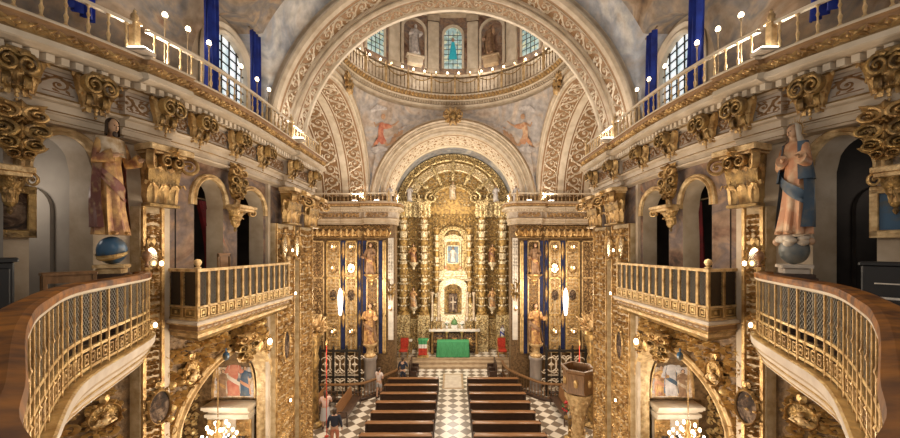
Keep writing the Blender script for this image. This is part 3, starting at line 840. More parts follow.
def hanging_capital_proto():
    t = thing('hanging_capital', 'x', 'bracket')
    mb = MB()
    mb.bbox(-.30,.30,0,.36,.42,.50,.015); mb.bbox(-.26,.26,0,.31,.36,.42,.01)
    mb.build('abacus', M['gold_soft'], t)
    mb = MB()
    mb.lathe([(.001,-.16),(.03,-.14),(.05,-.10),(.03,-.06),(.07,-.03),(.09,.02),(.11,.12),(.16,.24),(.24,.36)], n=14, sy=.9, a0=0, a1=PI)
    mb.build('bell', M['gold_dark'], t)
    mb = MB()
    for row, (r, z, hh, cu) in enumerate(((.09,.02,.20,.12),(.12,.14,.22,.14))):
        for k in range(5):
            a = PI*(k+.5*(row == 0)+.25)/5
            o = (cos(a), sin(a)*.95, 0)
            acanthus(mb, (o[0]*r, o[1]*r, z), o, (0,0,1), (-o[1], o[0], 0), .15, hh, cu)
    mb.build('acanthus', M['gold'], t)
    for s in (-1,1):
        mb = MB(); volute(mb, (s*.25,.24,.33), (s,.4,0), (0,0,1), (-.4*s,1,0), .085, .07, 1.5, 0, PI/2, -1)
        mb.build('volute', M['gold'], t)
    return t
cart = cartouche_proto(); hang = hanging_capital_proto(); firstc = True
for sg, sd in SIDES:
    for q, (dx, o, h0, dh) in enumerate(((434,.45,1.14,.59), (219,.47,1.07,.52))):
        d = D(dx, o); o -= .02
        lab = 'gilded scroll cartouche hanging below the %s cornice %s' % (sd, ('above the outermost bracket capital', 'between the two tribune arches')[q])
        a = dict(loc=wloc(sg, d, o, h0), rot=wrot(sg, d), scale=(1, 1, .78))
        lab2 = 'gilded leafy bracket capital hanging on the %s wall %s' % (sd, ('outside the choir loft arch', 'between the two dark tribune arches'))[0:1] if 0 else 'gilded leafy bracket capital on the %s wall, %s' % (sd, ('beside the choir loft arch', 'between the two tribune arches')[q])
        if q == 0: d = D(443, o)
        a2 = dict(loc=wloc(sg, d, o, dh), rot=wrot(sg, d), scale=(.9, .9, .85) if q else (.62,.8,.9))
        if firstc:
            for p, aa, l, g in ((cart, a, lab, 'gilded cartouches below the cornice'), (hang, a2, lab2, 'gilded bracket capitals')):
                p.location = aa['loc']; p.rotation_euler = (0,0,aa['rot']); p.scale = aa['scale']; p['label'] = l; p['group'] = g
            firstc = False
        else:
            copytree(cart, None, lab, 'gilded cartouches below the cornice', **a); copytree(hang, None, lab2, 'gilded bracket capitals', **a2)

# ---- pilaster capitals
def capital_proto():
    t = thing('pilaster_capital', 'x', 'capital')
    mb = MB(); mb.bbox(-.36,.36,0,.34,.80,.90,.015); mb.bbox(-.32,.32,0,.30,.76,.80,.01)
    mb.build('abacus', M['gold_soft'], t)
    mb = MB()
    mb.grid(lambda i, j: ((-.22-.06*j/5, -.22-.06*j/5, .22+.06*j/5, .22+.06*j/5)[i], (0,.12+.10*(j/5)**2,.12+.10*(j/5)**2,0)[i], .76*j/5), 4, 6, 0)
    mb.bbox(-.25,.25,0,.17,-.02,.03,.01)
    mb.build('bell', M['gold_dark'], t)
    mb = MB()
    for row, (z, hh, cu, n) in enumerate(((.02,.34,.17,3),(.24,.38,.20,2),)):
        for k in range(n):
            x = (k-(n-1)/2)*.17
            acanthus(mb, (x, .13, z), (x*.6,1,0), (0,0,1), (1,0,0), .17, hh, cu)
    for s in (-1,1):
        acanthus(mb, (s*.22,.10,.02), (s*.8,.6,0), (0,0,1), (.6,-s*.8,0), .17, .36, .18)
        acanthus(mb, (s*.23,.10,.28), (s*.8,.6,0), (0,0,1), (.6,-s*.8,0), .15, .34, .18)
    flower(mb, (0,.82), .09, .08, lambda s, tt, hh: (s, .34+hh, tt), 0, 6)
    mb.build('acanthus', M['gold'], t)
    for s in (-1,1):
        for x, y, z, r in ((.30,.28,.64,.13),(.09,.28,.67,.085)):
            mb = MB(); q = Vector((s*.75,.65,0)) if x > .2 else Vector((s,0,0))
            volute(mb, (s*x, y, z), q, (0,0,1), Vector((-q.y, q.x, 0)), r, .09, 1.6, 0, PI*.6, -1)
            mb.build('volute', M['gold'], t)
    return t
cap = capital_proto(); fc = True
for sg, sd in SIDES:
    for q, (a, b) in enumerate((PIER1, (PIER2[0], PIER2[0]*.55+PIER2[1]*.45), (PIER2[0]*.42+PIER2[1]*.58, PIER2[1]))):
        d = (a+b)/2; wid = (b-a)*sqrt(1+dXc(d)**2)
        lab = 'gilded acanthus capital topping the %s %s pilaster' % (sd, ('statue-side', 'first crossing', 'last crossing')[q])
        if q == 0: lab = 'large gilded acanthus capital beside the statue on the %s wall' % sd
        sx = max(.8, wid/.44)*1.1 if q == 0 else wid/.70
        A = dict(loc=wloc(sg, d, .36, .72), rot=wrot(sg, d), scale=(sx, 1.25, 1.04))
        if fc:
            cap.location = A['loc']; cap.rotation_euler = (0,0,A['rot']); cap.scale = A['scale']; cap['label'] = lab; cap['group'] = 'gilded pilaster capitals'; fc = False
        else: copytree(cap, None, lab, 'gilded pilaster capitals', **A)

# ---- balustrades on the cornice
def baluster_mesh(h=.44, r=.022):
    mb = MB()
    mb.lathe([(r*1.3,0),(r*1.3,.03),(r*.55,.05),(r*.9,h*.25),(r*1.15,h*.33),(r*.55,h*.42),(r*.5,h*.60),(r*1.0,h*.68),(r*.5,h*.76),(r*.5,h-.04),(r*1.2,h-.02),(r*1.2,h)], n=7)
    return mb
def post_mesh(h=.62, r=.05):
    mb = MB(); mb.bbox(-r,r,-r,r,0,h*.8,.008)
    mb.bbox(-r*1.3,r*1.3,-r*1.3,r*1.3,h*.8,h*.86,.008)
    mb.lathe([(r*.5,h*.86),(r*.9,h*.92),(r*1.0,h*.97),(r*.7,h*1.03),(r*.3,h*1.06),(r*.45,h*1.11),(.002,h*1.15)], n=8)
    return mb
BME = None; PME = None
def put(me_obj, parent, loc, rot=0, name=None):
    c = bpy.data.objects.new(name or me_obj.name.split('.')[0], me_obj.data); COL.objects.link(c)
    c.parent = parent; c.location = loc; c.rotation_euler = (0,0,rot); return c
for sg, sd in SIDES:
    for q, (a, b) in enumerate(((2.9, 5.02), (5.16, 8.88), (9.02, 10.72))):
        t = thing('cornice_balustrade', 'slender gold and cream balustrade on the %s cornice, %s stretch' % (sd, ('above the choir loft', 'middle, under the window', 'next to the crossing')[q]), 'balustrade', (0,0,0), 0, 'balustrades on the nave cornices')
        P = lambda d, o, h: (sg*(Xc(d)+o), d, E+h)
        for nm, z0, z1, w, m in (('handrail', 3.40, 3.45, .035, 'cream_light'), ('base_rail', 2.95, 2.99, .03, 'cream')):
            mb = MB(); ds = drange(a, b, .2); pr = [(-w,z0),(-w,z1),(w,z1),(w,z0)]
            mb.grid(lambda i, j: P(ds[i], .16+pr[j][0], pr[j][1]), len(ds), 4, 0, closev=True)
            mb.build(nm, M[m], t)
        n = int((b-a)/.17)
        for k in range(n):
            d = a+(k+.5)*(b-a)/n
            if BME is None: BME = baluster_mesh().build('baluster', M['gold_soft'], t, P(d,.16,2.97))
            else: put(BME, t, P(d,.16,2.97))
        for d in ((a, b) if q == 0 else (b,)):
            if PME is None: PME = post_mesh().build('post', M['gold_soft'], t, P(d,.16,2.95))
            else: put(PME, t, P(d,.16,2.95), 0)
# far balustrades over the transept walls and chancel flanks
for sg, sd in SIDES:
    t = thing('cornice_balustrade', 'short pale balustrade over the %s transept wall beside the golden altarpiece' % sd, 'balustrade', (0,0,0), 0, 'balustrades on the transept cornices')
    pth = [(8.4,18.98),(5.25,18.98),(5.0,18.75),(3.65,18.75),(3.3,19.1),(3.3,19.9)]
    for nm, z0, z1, w, m in (('handrail', 3.20, 3.27, .04, 'cream_light'), ('base_rail', 2.75, 2.80, .04, 'cream')):
        mb = MB(); sweep_path(mb, [(sg*x, y) for x, y in pth], [(-w,E+z0),(-w,E+z1),(w,E+z1),(w,E+z0),(-w,E+z0)], (0, 15)); mb.build(nm, M[m], t)
    for (x0, y0), (x1, y1) in zip(pth, pth[1:]):
        L = math.hypot(x1-x0, y1-y0); n = max(1, int(L/.22))
        for k in range(n):
            f = (k+.5)/n; put(BME, t, (sg*(x0+(x1-x0)*f), y0+(y1-y0)*f, E+2.78))
        put(PME, t, (sg*x0, y0, E+2.75))

# ---- flood lamps, candle lamps on the cornice
def flood_proto():
    t = thing('flood_lamp', 'x', 'lamp')
    mb = MB(); mb.bbox(-.16,.16,-.10,.10,0,.05,.01); mb.build('base', M['ledge'], t)
    mb = MB(); mb.bbox(-.13,.13,-.075,.075,.05,.075,.008); mb.build('light_panel', M['flood'], t)
    return t
fl = flood_proto(); ff = True
for sg, sd in SIDES:
    for q, (x, y, z) in enumerate([(Xc(4.98)+.02, 4.98, 2.96), (Xc(8.95)-.02, 8.95, 2.96), (5.6, 18.85, 2.76), (4.3, 18.62, 2.76)]):
        lab = 'white flood lamp on the %s cornice ledge %s' % (sd, ('above the statue', 'at the crossing pier', 'over the transept wall', 'beside the chancel arch')[q])
        if ff: fl.location = (sg*x, y, E+z); fl['label'] = lab; fl['group'] = 'flood lamps on the cornice ledges'; ff = False
        else: copytree(fl, None, lab, 'flood lamps on the cornice ledges', (sg*x, y, E+z))
def pole_lamp_proto():
    t = thing('pole_lamp', 'x', 'lamp')
    mb = MB(); mb.lathe([(.05,0),(.05,.02),(.015,.04),(.012,.86),(.03,.88),(.03,.9)], n=7); mb.build('pole', M['bronze'], t)
    mb = MB(); mb.ell((0,0,.95), (.04,.04,.05), 8, 6); mb.build('bulb', M['bulb'], t)
    return t
pl = pole_lamp_proto(); ff = True
for sg, sd in SIDES:
    for q, dx in enumerate((288, 265, 244, 212, 196, 184)):
        d = D(dx, .28); L = (sg*(Xc(d)+.28), d, E+2.955)
        lab = 'lit bulb on a thin pole behind the %s cornice balustrade, %s from the choir' % (sd, ORD[q] if q else 'first')
        if ff: pl.location = L; pl['label'] = lab; pl['group'] = 'pole lamps on the nave cornices'; ff = False
        else: copytree(pl, None, lab, 'pole lamps on the nave cornices', L)

# ---- blue banners
def banner(sg, d, x, z0, z1, w, label):
    mb = MB(); nx = 15
    def P(i, j):
        f = i/(nx-1); z = z0+(z1-z0)*j/8; k = 1-.25*(j/8)
        return (x + .05*sin(f*PI*6+j*.2), d-w/2+w*f*1.0*(k+.12), E+z)
    mb.grid(P, nx, 9, 0)
    mb.grid(lambda i, j: (lambda p: (p[0]-sg*.02, p[1], p[2]))(P(i, j)), nx, 9, 0)
    t = mb.build('hanging_banner', M['blue']); tag(t, label, 'banner', 'blue banners in the nave vault')
    m2 = MB(); m2.tube([(x, d-w/2-.06, E+z1+.02), (x, d+w/2+.06, E+z1+.02)], .018, 6); m2.build('rod', M['bronze'], t)
for sg, sd in SIDES:
    banner(sg, 6.42, sg*4.72, 3.12, 5.15, .34, 'royal blue cloth banner on the near side of the %s vault window' % sd)
    banner(sg, 7.86, sg*4.72, 3.2, 5.15, .34, 'royal blue cloth banner on the far side of the %s vault window' % sd)
    banner(sg, 4.62, sg*(Xc(4.62)+.35), 3.3, 4.4, .3, 'royal blue cloth banner end hanging above the choir loft on the %s' % sd)

# ---- choir loft
CP = [(4.80,5.08),(4.58,4.97),(4.32,4.62),(4.0,3.98),(3.52,3.05),(2.65,2.10),(2.08,1.585),(1.63,1.22),(1.13,.835),(.83,.60),(.42,.40),(.02,.34)]
def catmull(P, n=6):
    out = []
    for i in range(len(P)-1):
        p0, p1, p2, p3 = (Vector(P[max(0, min(len(P)-1, i+k))]) for k in (-1,0,1,2))
        for k in range(n):
            t = k/n
            out.append(.5*((2*p1)+(p2-p0)*t+(2*p0-5*p1+4*p2-p3)*t*t+(3*p1-p0-3*p2+p3)*t**3))
    return out+[Vector(P[-1])]
CC = catmull(CP)
mb = MB()
full = [(-p.x, p.y) for p in CC] + [(p.x, p.y) for p in reversed(CC[:-1])]
bk = [(-6.6 if x < 0 else 6.6, y) if abs(x) > 3 else (x*2.2, y-2) for x, y in full]
mb.grid(lambda i, j: (*(full[i] if j == 0 else (full[i][0]*1.0, -1.6)), E-1.26), len(full), 2, 0)
for sg in (-1, 1):
    mb.grid(lambda i, j: (sg*(4.9+2.6*i), -1.6+6.65*j, E-1.265), 2, 2, 0)
struct(mb, 'floor_3', M['pew'], 'dark wooden floor of the choir loft', 'floor')
mb = MB()
sweep_path(mb, full, [(-.3,E-1.24),(.06,E-1.24,1),(.075,E-1.255,1),(.075,E-1.28,0),(.065,E-1.36,0),(.04,E-1.38,1),(.045,E-1.40,2),(.0,E-1.41,0),(.0,E-1.47,0),(.015,E-1.48,1),(.01,E-1.50,2),(-.03,E-1.51,0),(-.05,E-1.58,0),(-.04,E-1.59,1),(-.05,E-1.61,0),(-.14,E-1.64),(-.2,E-1.70),(-.6,E-1.72),(-2.2,E-1.74,2)], (0, 6))
struct(mb, 'trim_6', [M['ledge'], M['gold_light'], M['tan']], 'curved cream and gold edge moulding of the choir loft', 'moulding')
CUM = [0]
for a, b in zip(CC, CC[1:]): CUM.append(CUM[-1]+(b-a).length)
def cat(s):
    s = max(0, min(CUM[-1]-1e-6, s))
    for i in range(len(CC)-1):
        if CUM[i+1] >= s:
            f = (s-CUM[i])/(CUM[i+1]-CUM[i]); p = CC[i].lerp(CC[i+1], f)
            return p, math.atan2(CC[i+1].y-CC[i].y, CC[i+1].x-CC[i].x)
for sg, sd in SIDES:
    t = thing('choir_balustrade', 'curved gilt-barred balustrade with brown polished rail on the %s side of the loft' % sd, 'balustrade')
    path = [(sg*p.x, p.y) for p in CC]
    mb = MB(); sweep_path(mb, path, [(.03,E-.40),(.035,E-.365),(.03,E-.335),(.0,E-.325),(-.08,E-.325),(-.105,E-.335),(-.108,E-.38),(-.09,E-.40),(.03,E-.40)], (0, 6)); mb.build('handrail', M['rail_wood'], t)
    mb = MB(); sweep_path(mb, path, [(-.05,E-.41),(.022,E-.40),(.028,E-.42),(.012,E-.435),(-.04,E-.44)], (0, 6)); mb.build('gilt_moulding', M['cream_light'], t)
    for nm, z in (('middle_rail', -.90), ('fret_rail', -1.02), ('bottom_rail', -1.21)):
        mb = MB(); sweep_path(mb, path, [(-.022,E+z),(.006,E+z),(.006,E+z+.03),(-.022,E+z+.03),(-.022,E+z)], (0, 6)); mb.build(nm, M['gold_light'], t)
    mb = MB(); s = .1
    while s < CUM[-1]-.15:
        p, a = cat(s); p2, _ = cat(s+.09)
        T = lambda x, y, z: (sg*(p.x+cos(a)*x-sin(a)*y), p.y+sin(a)*x+cos(a)*y, E+z)
        for bx in ((0,.085,-.005,.005,-1.165,-1.15),(0,.085,-.005,.005,-1.06,-1.045),(0,.014,-.005,.005,-1.15,-1.06),(.071,.085,-.005,.005,-1.15,-1.06),(.028,.057,-.005,.005,-1.12,-1.09)):
            mb.box(*bx, 0, T)
        s += .125
    mb.build('fret_panel', M['gold'], t)
    p, a = cat(.14); mb = MB(); mb.bbox(-.03,.03,-.03,.03,-1.24,-.30,.006); mb.bbox(-.045,.045,-.045,.045,-.30,-.26,.006); mb.build('end_post', M['gold'], t, (sg*p.x, p.y, E), sg*a)
    mb = MB(); mb.lathe([(.02,-.26),(.035,-.24),(.018,-.21),(.02,-.18),(.055,-.13),(.06,-.09),(.05,-.04),(.015,-.01),(.02,.01),(.002,.04)], n=12); mb.build('finial', M['pew_top'], t, (sg*p.x, p.y, E))
    s = .06; k = 0; bm = bm2 = None
    while s < CUM[-1]-.04:
        p, a = cat(s)
        if k % 3 == 0:
            if bm is None:
                q = MB(); q.bbox(-.014,.014,-.014,.014,0,.83,.004); bm = q.build('bar', M['gold'], t, (sg*p.x, p.y, E-1.24), sg*a)
            else: put(bm, t, (sg*p.x, p.y, E-1.24), sg*a)
        else:
            if bm2 is None:
                q = MB(); q.lathe([(.011,0),(.011,.2),(.022,.22),(.011,.24),(.011,.52),(.02,.545),(.011,.57),(.010,.79)], n=6); bm2 = q.build('rod', M['gold'], t, (sg*p.x, p.y, E-1.24))
            else: put(bm2, t, (sg*p.x, p.y, E-1.24))
        s += .20 if k % 3 else .15
        k += 1
    mb = MB(); st = .055; n = int(CUM[-1]/st)
    for k in range(n):
        for dr in (1, -1):
            pts = [cat(st*k + dr*.48*f)[0] for f in (0,.25,.5,.75,1)] if 0 < st*k+dr*.48 < CUM[-1] else None
            if not pts: continue
            b = len(mb.v)
            for i, p in enumerate(pts):
                z = E-.90+.48*i/4
                mb.add((sg*p.x, p.y-.0, z)); mb.add((sg*p.x, p.y, z+.011))
            for i in range(4): mb.face((b+2*i, b+2*i+2, b+2*i+3, b+2*i+1))
    o = mb.build('netting', M['wire'], t)

# ---- tribune balconies
for sg, sd in SIDES:
    xw = Xc(7)+.58
    pth = [(sg*(Xc(5.75)+.58), 5.80),(sg*4.30,5.56),(sg*4.30,8.62),(sg*(Xc(8.8)+.58),8.84)]
    t = thing('tribune_balcony', 'gilded latticed wooden balcony under the two arches of the %s nave wall' % sd, 'balcony')
    mb = MB(); sweep_path(mb, pth, [(-.5,E-1.20,0),(.09,E-1.20),(.10,E-1.23),(.07,E-1.26),(.07,E-1.28,1),(.02,E-1.30,1),(.02,E-1.37,2),(.04,E-1.38,1),(.03,E-1.40,4),(-.02,E-1.44,4),(-.03,E-1.50,1),(-.08,E-1.53,4),(-.15,E-1.60,4),(-.5,E-1.62,4)], (0, 7))
    for (a, b) in zip(pth, pth[1:]):
        A, B = Vector(a), Vector(b); L = (B-A).length; n = max(2, int(L/.16)); e = (B-A)/L; nn = Vector((-e.y, e.x))
        if nn.dot(Vector((0,7))-(A+B)/2) < 0: nn = -nn
        for k in range(n):
            s = L*(k+.5)/n
            leaf(mb, (s-.06, -1.335), 0, .12, .055, .03, lambda q, z, h: (A.x+e.x*q+nn.x*(.02+h), A.y+e.y*q+nn.y*(.02+h), E+z), 3)
    mb.build('ledge', [M['ledge'], M['gold_soft'], M['brown_ground'], M['cream'], M['gold_dark']], t)
    for nm, z0, z1, w, m in (('handrail',-.37,-.32,.035,'gold_soft'),('lower_rail',-.99,-.955,.022,'gold_soft'),('bottom_rail',-1.20,-1.16,.025,'gold_soft')):
        mb = MB(); sweep_path(mb, pth, [(-w,E+z0),(w,E+z0),(w,E+z1),(-w,E+z1),(-w,E+z0)], (0,7)); mb.build(nm, M[m], t)
    mb = MB(); sweep_path(mb, pth, [(-.05,E-.97),(-.05,E-.38),(-.06,E-.38),(-.06,E-.97),(-.05,E-.97)], (0,7)); mb.build('dark_sheet', M['pew'], t)  # dark sheet set just behind the netting
    stile = None; sq = MB(); sweep_path(sq, pth, [(-.012,E-1.19),(-.012,E-.98)], (0,7))
    for q, (a, b) in enumerate(zip(pth, pth[1:])):
        A, B = Vector(a), Vector(b); L = (B-A).length; e = (B-A)/L; ang = math.atan2(e.y, e.x)
        n = 13 if q == 1 else 2
        nn = Vector((-e.y, e.x))
        if nn.dot(Vector((0,7))-(A+B)/2) < 0: nn = -nn
        for k in range(n+1):
            if q != 1 and k == (n if q == 0 else 0): continue
            p = A+e*(L*k/n)
            if stile is None:
                mb = MB(); mb.bbox(-.03,.03,-.022,.022,0,.86,.006); stile = mb.build('stile', M['gold'], t, (p.x, p.y, E-1.20), ang)
            else: put(stile, t, (p.x, p.y, E-1.20), ang)
        for k in range(n):
            p = A+e*(L*(k+.5)/n); w = L/n*.5-.055
            T = lambda x, y, z: (p.x+e.x*x+nn.x*y, p.y+e.y*x+nn.y*y, E+z)
            for bx in ((-w,w,0,.012,-1.145,-1.13),(-w,w,0,.012,-1.02,-1.005),(-w,-w+.018,0,.012,-1.13,-1.02),(w-.018,w,0,.012,-1.13,-1.02),(-.025,.025,0,.012,-1.10,-1.05)): sq.box(*bx, 1, T)
    sq.build('fret_board', [M['gold_dark'], M['gold_light']], t)
    mb = MB()
    for q, (a, b) in enumerate(zip(pth, pth[1:])):
        A, B = Vector(a), Vector(b); L = (B-A).length; e = (B-A)/L
        k = -.6
        while k < L:
            for dr in (1,-1):
                s0, s1 = (k, k+.59) if dr == 1 else (k+.59, k)
                f0 = 0; f1 = 1
                pts = [(s0+(s1-s0)*f, -.955+.59*f) for f in (0,.2,.4,.6,.8,1)]
                pts = [p for p in pts if 0 <= p[0] <= L]
                if len(pts) < 2: continue
                bq = len(mb.v)
                for s, z in pts:
                    p = A+e*s; mb.add((p.x, p.y, E+z)); mb.add((p.x, p.y, E+z+.012))
                for i in range(len(pts)-1): mb.face((bq+2*i, bq+2*i+2, bq+2*i+3, bq+2*i+1))
            k += .06
    mb.build('netting', M['wire'], t)
    for p in (pth[1], pth[2]):
        mb = MB(); mb.lathe([(.02,-.32),(.05,-.31),(.05,-.29),(.02,-.28),(.045,-.25),(.06,-.21),(.045,-.17),(.002,-.15)], (p[0],p[1],E), 10); mb.build('finial', M['gold_soft'], t)

# ---- wall lamps
def sconce_proto():
    t = thing('wall_sconce', 'x', 'lamp')
    mb = MB(); mb.ell((0,.015,0), (.06,.02,.09), 10, 6); mb.build('back_plate', M['gold'], t)
    mb = MB(); mb.tube([(0,.02,-.02),(0,.08,-.06),(0,.14,-.04),(0,.15,0)], .012, 6); mb.lathe([(.012,0),(.04,.02),(.045,.03)], (0,.15,0), 8); mb.build('arm', M['gold'], t)
    mb = MB(); mb.ell((0,.15,.075), (.034,.034,.05), 8, 6); mb.build('bulb', M['bulb'], t)
    return t
scp = sconce_proto(); sfirst = True
def sconce(loc, rot, lab, group, s=1.0):
    global sfirst
    if sfirst:
        scp.location = loc; scp.rotation_euler = (0,0,rot); scp.scale = (s,s,s); scp['label'] = lab; scp['group'] = group; sfirst = False
    else: copytree(scp, None, lab, group, loc, rot, (s,s,s))
def wpx(sg, x, y, o):
    d = D(abs(x-453), o); return d, (250-y)*d/F
for sg, sd in SIDES:
    mx = lambda x: x if sg < 0 else 906-x
    for x, y, o, what in ((163,263,.46,'upper on the statue pier'),(157,324,.46,'lower on the statue pier'),(292,250,.47,'upper on the crossing pier'),(295,293,.47,'middle of the crossing pier'),(290,400,.47,'low on the crossing pier')):
        d, h = wpx(sg, mx(x), y, o-.15)
        d = min(d, NEND)
        sconce(wloc(sg, d, o-.04, h-.07), wrot(sg, d), 'gilt lit wall lamp on the %s wall, %s' % (sd, what), 'wall lamps on the nave piers', .85)
LUN = []
# ---- oval mirrors and medallions on the piers
def oval(name, sg, x, y, w, h, o, m, label, cat_, relief=None):
    d, hh = wpx(sg, x, y, o)
    t = thing(name, label, cat_, wloc(sg, d, o, hh), wrot(sg, d))
    mb = MB(); n = 28
    pr = [(1.0,0),(1.01,.04),(1.08,.055),(1.16,.03),(1.18,0)]
    mb.grid(lambda i, j: (w/2*pr[j][0]*cos(2*PI*i/n), pr[j][1], h/2*pr[j][0]*sin(2*PI*i/n)), n+1, len(pr))
    mp = lambda s, tt, q: (s, .03+q, tt)
    for k in range(12):
        a = 2*PI*k/12; leaf(mb, (w*.56*cos(a), h*.56*sin(a)), a, .06, .06, .035, mp)
    acanthus(mb, (0,.02,h*.62), (0,1,0), (0,0,1), (1,0,0), .12, .12, .05)
    mb.build('frame', M['gold'], t)
    mb = MB(); mb.face([mb.add((w/2*cos(2*PI*i/n), .012, h/2*sin(2*PI*i/n))) for i in range(n)]); mb.build('picture' if cat_ == 'painting' else 'face', M[m], t)
    if relief:
        mb = MB(); mb.ell((0,.05,.03), (w*.13,.05,h*.11), 8, 6); mb.ell((0,.04,-h*.2), (w*.24,.06,h*.2), 8, 6)
        for s in (-1,1): mb.tube([(s*w*.18,.05,-h*.1),(s*w*.30,.07,-h*.22),(s*w*.1,.10,-h*.25)], [.03,.028,.02], 6)
        mb.build('bust', M[relief], t)
for sg, sd in SIDES:
    mx = lambda x: x if sg < 0 else 906-x
    oval('oval_painting', sg, mx(159), 407, .30, .52, .40, 'paint_dark', 'dark oval painting in a gold frame low on the %s statue pier' % sd, 'painting')
    oval('oval_mirror', sg, mx(151), 258, .20, .34, .40, 'mirror', 'small oval gilt mirror on the %s statue pier' % sd, 'mirror')
    oval('oval_mirror', sg, mx(285), 247, .34, .62, .40, 'mirror', 'tall oval gilt mirror on the nearer %s crossing pilaster' % sd, 'mirror')
    oval('oval_mirror', sg, mx(297), 247, .34, .62, .40, 'mirror', 'tall oval gilt mirror on the farther %s crossing pilaster' % sd, 'mirror')
    oval('oval_painting', sg, mx(286), 345, .34, .75, .40, 'paint_dark', 'dark oval painting low on the %s crossing pier' % sd, 'painting')
    oval('relief_medallion', sg, mx(104), 416, .34, .34, .54, 'gold_dark', 'round gilt relief bust on the carved wall below the %s loft edge' % sd, 'relief', 'gold_soft')
    oval('relief_medallion', sg, mx(192), 373, .30, .42, .54, 'gold_dark', 'oval gilt relief beside the %s chapel arch, on the loft side' % sd, 'relief', 'gold_soft')
    oval('relief_medallion', sg, mx(267), 344, .26, .34, .54, 'gold_dark', 'small oval gilt relief between the %s chapel arch and the crossing' % sd, 'relief', 'gold_soft')
    # cartouche with lamp over the chapel arch
    d, h = wpx(sg, mx(238), 348, .55)
    t = copytree(cart, None, 'gilded cartouche crowning the %s side chapel arch' % sd, None, wloc(sg, d, .43, h-.32), wrot(sg, d), (1.3, 1.1, .7))
    if 'group' in t: del t['group']
    sconce(wloc(sg, d+.30, .24, h-.05), wrot(sg, d), 'gilt lamp with a bright bulb on the cartouche over the %s chapel arch' % sd, 'lamps over the side chapels', 1.5)
    m = MB(); m.ell((0,0,0), (.07,.05,.09), 8, 6); m.tube([(0,0,.09),(0,0,.16)], .015, 5)
    d2 = d-.55
    o = m.build('crystal_ornament', M['globe_blue'], None, wloc(sg, d2, .40, h)); tag(o, 'small blue-white ornament beside the lamp over the %s chapel arch' % sd, 'ornament')
    # painted lunette, retable and chandelier of the side chapel
    x0, x1 = Xc(7.3)+.95, Xc(7.3)+2.2
    yb = CH[1]+.12; cx = (x0+x1)/2; rx = (x1-x0)/2-.08
    t = thing('lunette_painting', 'arched painting of a robed figure in red over the %s chapel altar' % sd if sg < 0 else 'arched painting of grey-robed figures and angels over the right chapel altar', 'painting', (sg*cx, yb, E-3.90))
    mb = MB(); pts = [(-rx,0)]+[(-rx*cos(PI*k/16), .15+1.15*sin(PI*k/16)) for k in range(17)]+[(rx,0)]
    mb.face([mb.add((x, -.03, z)) for x, z in pts]); mb.build('canvas', M['paint_warm'], t)
    mb = MB(); mb.grid(lambda i, j: (pts[i][0]*(1,1.0,1.07,1.07)[j], (-.03,-.08,-.08,0)[j], pts[i][1]*(1,1,1.05,1.05)[j]), len(pts), 4); mb.build('frame', M['gold'], t)
    LUN.append((t, rx, sg))
    t = thing('chapel_retable', 'cream and gilt altar retable inside the %s side chapel' % sd, 'retable', (sg*cx, yb, 0))
    mb = MB(); mb.bbox(-rx*.95,rx*.95,-.22,0,0,E-4.35,.02); mb.build('body', M['cream'], t)
    mb = MB()
    for z0, z1, e in ((-4.35,-4.28,.06),(-4.28,-4.2,.12),(-4.2,-4.12,.03),(-4.12,-4.06,.14),(-4.06,-3.98,.2)): mb.bbox(-rx*.95-e*.4,rx*.95+e*.4,-.24-e,0,E+z0,E+z1,.01)
    mb.build('cornice', M['cream_light'], t)
    for x in (-.85, -.5, .5, .85):
        mb = MB(); damask(mb, rx*x-.08, rx*x+.08, 1.2, E-4.42, lambda s, tt, h: (s, -.23-h, tt), 0, .1, .05); mb.bbox(rx*x-.1,rx*x+.1,-.25,-.2,1.1,E-4.38,.01); mb.build('pilaster', M['gold'], t)
    mb = MB(); mb.bbox(-.42,.42,-.26,-.21,1.2,3.2,.01); mb.build('niche_panel', M['dark'], t)
    # chandelier
    L = Vector((sg*(Xc(7.3)+.85), 7.1, E-4.15))
    t = thing('crystal_chandelier', 'bright crystal chandelier hanging in the %s side chapel arch' % sd, 'chandelier', L)
    mb = MB(); mb.tube([(0,0,.55),(0,0,2.0)], .012, 5); mb.lathe([(.02,.5),(.05,.42),(.03,.3),(.08,.12),(.10,0),(.05,-.12),(.02,-.3),(.04,-.36),(.002,-.42)], n=10); mb.build('stem', M['gold'], t)
    for ring, (n, r, z) in enumerate(((10,.34,.0),(6,.2,.24))):
        for k in range(n):
            a = 2*PI*k/n+ring*.3; c, s = cos(a), sin(a)
            mb = MB(); mb.tube([(c*.06,s*.06,z-.02),(c*r*.5,s*r*.5,z-.10),(c*r,s*r,z-.02),(c*r,s*r,z+.06)], .012, 5); m_ = mb.build('arm', M['gold'], t)
            mb = MB(); mb.ell((c*r,s*r,z+.11), (.03,.03,.05), 7, 5); mb.build('bulb', M['bulb'], m_)
            mb = MB()
            for q in range(3): mb.ell((c*r*(1-.25*q),s*r*(1-.25*q),z-.10-.05*q), (.018,.018,.035), 6, 4)
            mb.build('crystal_drop', M['crystal'], m_)
# ================================================================== CROSSING, TRANSEPTS, ALTAR
M['cloth_red'] = mat('brick_red_cotton', (.42,.12,.075), (.55,.25,.15), .8)
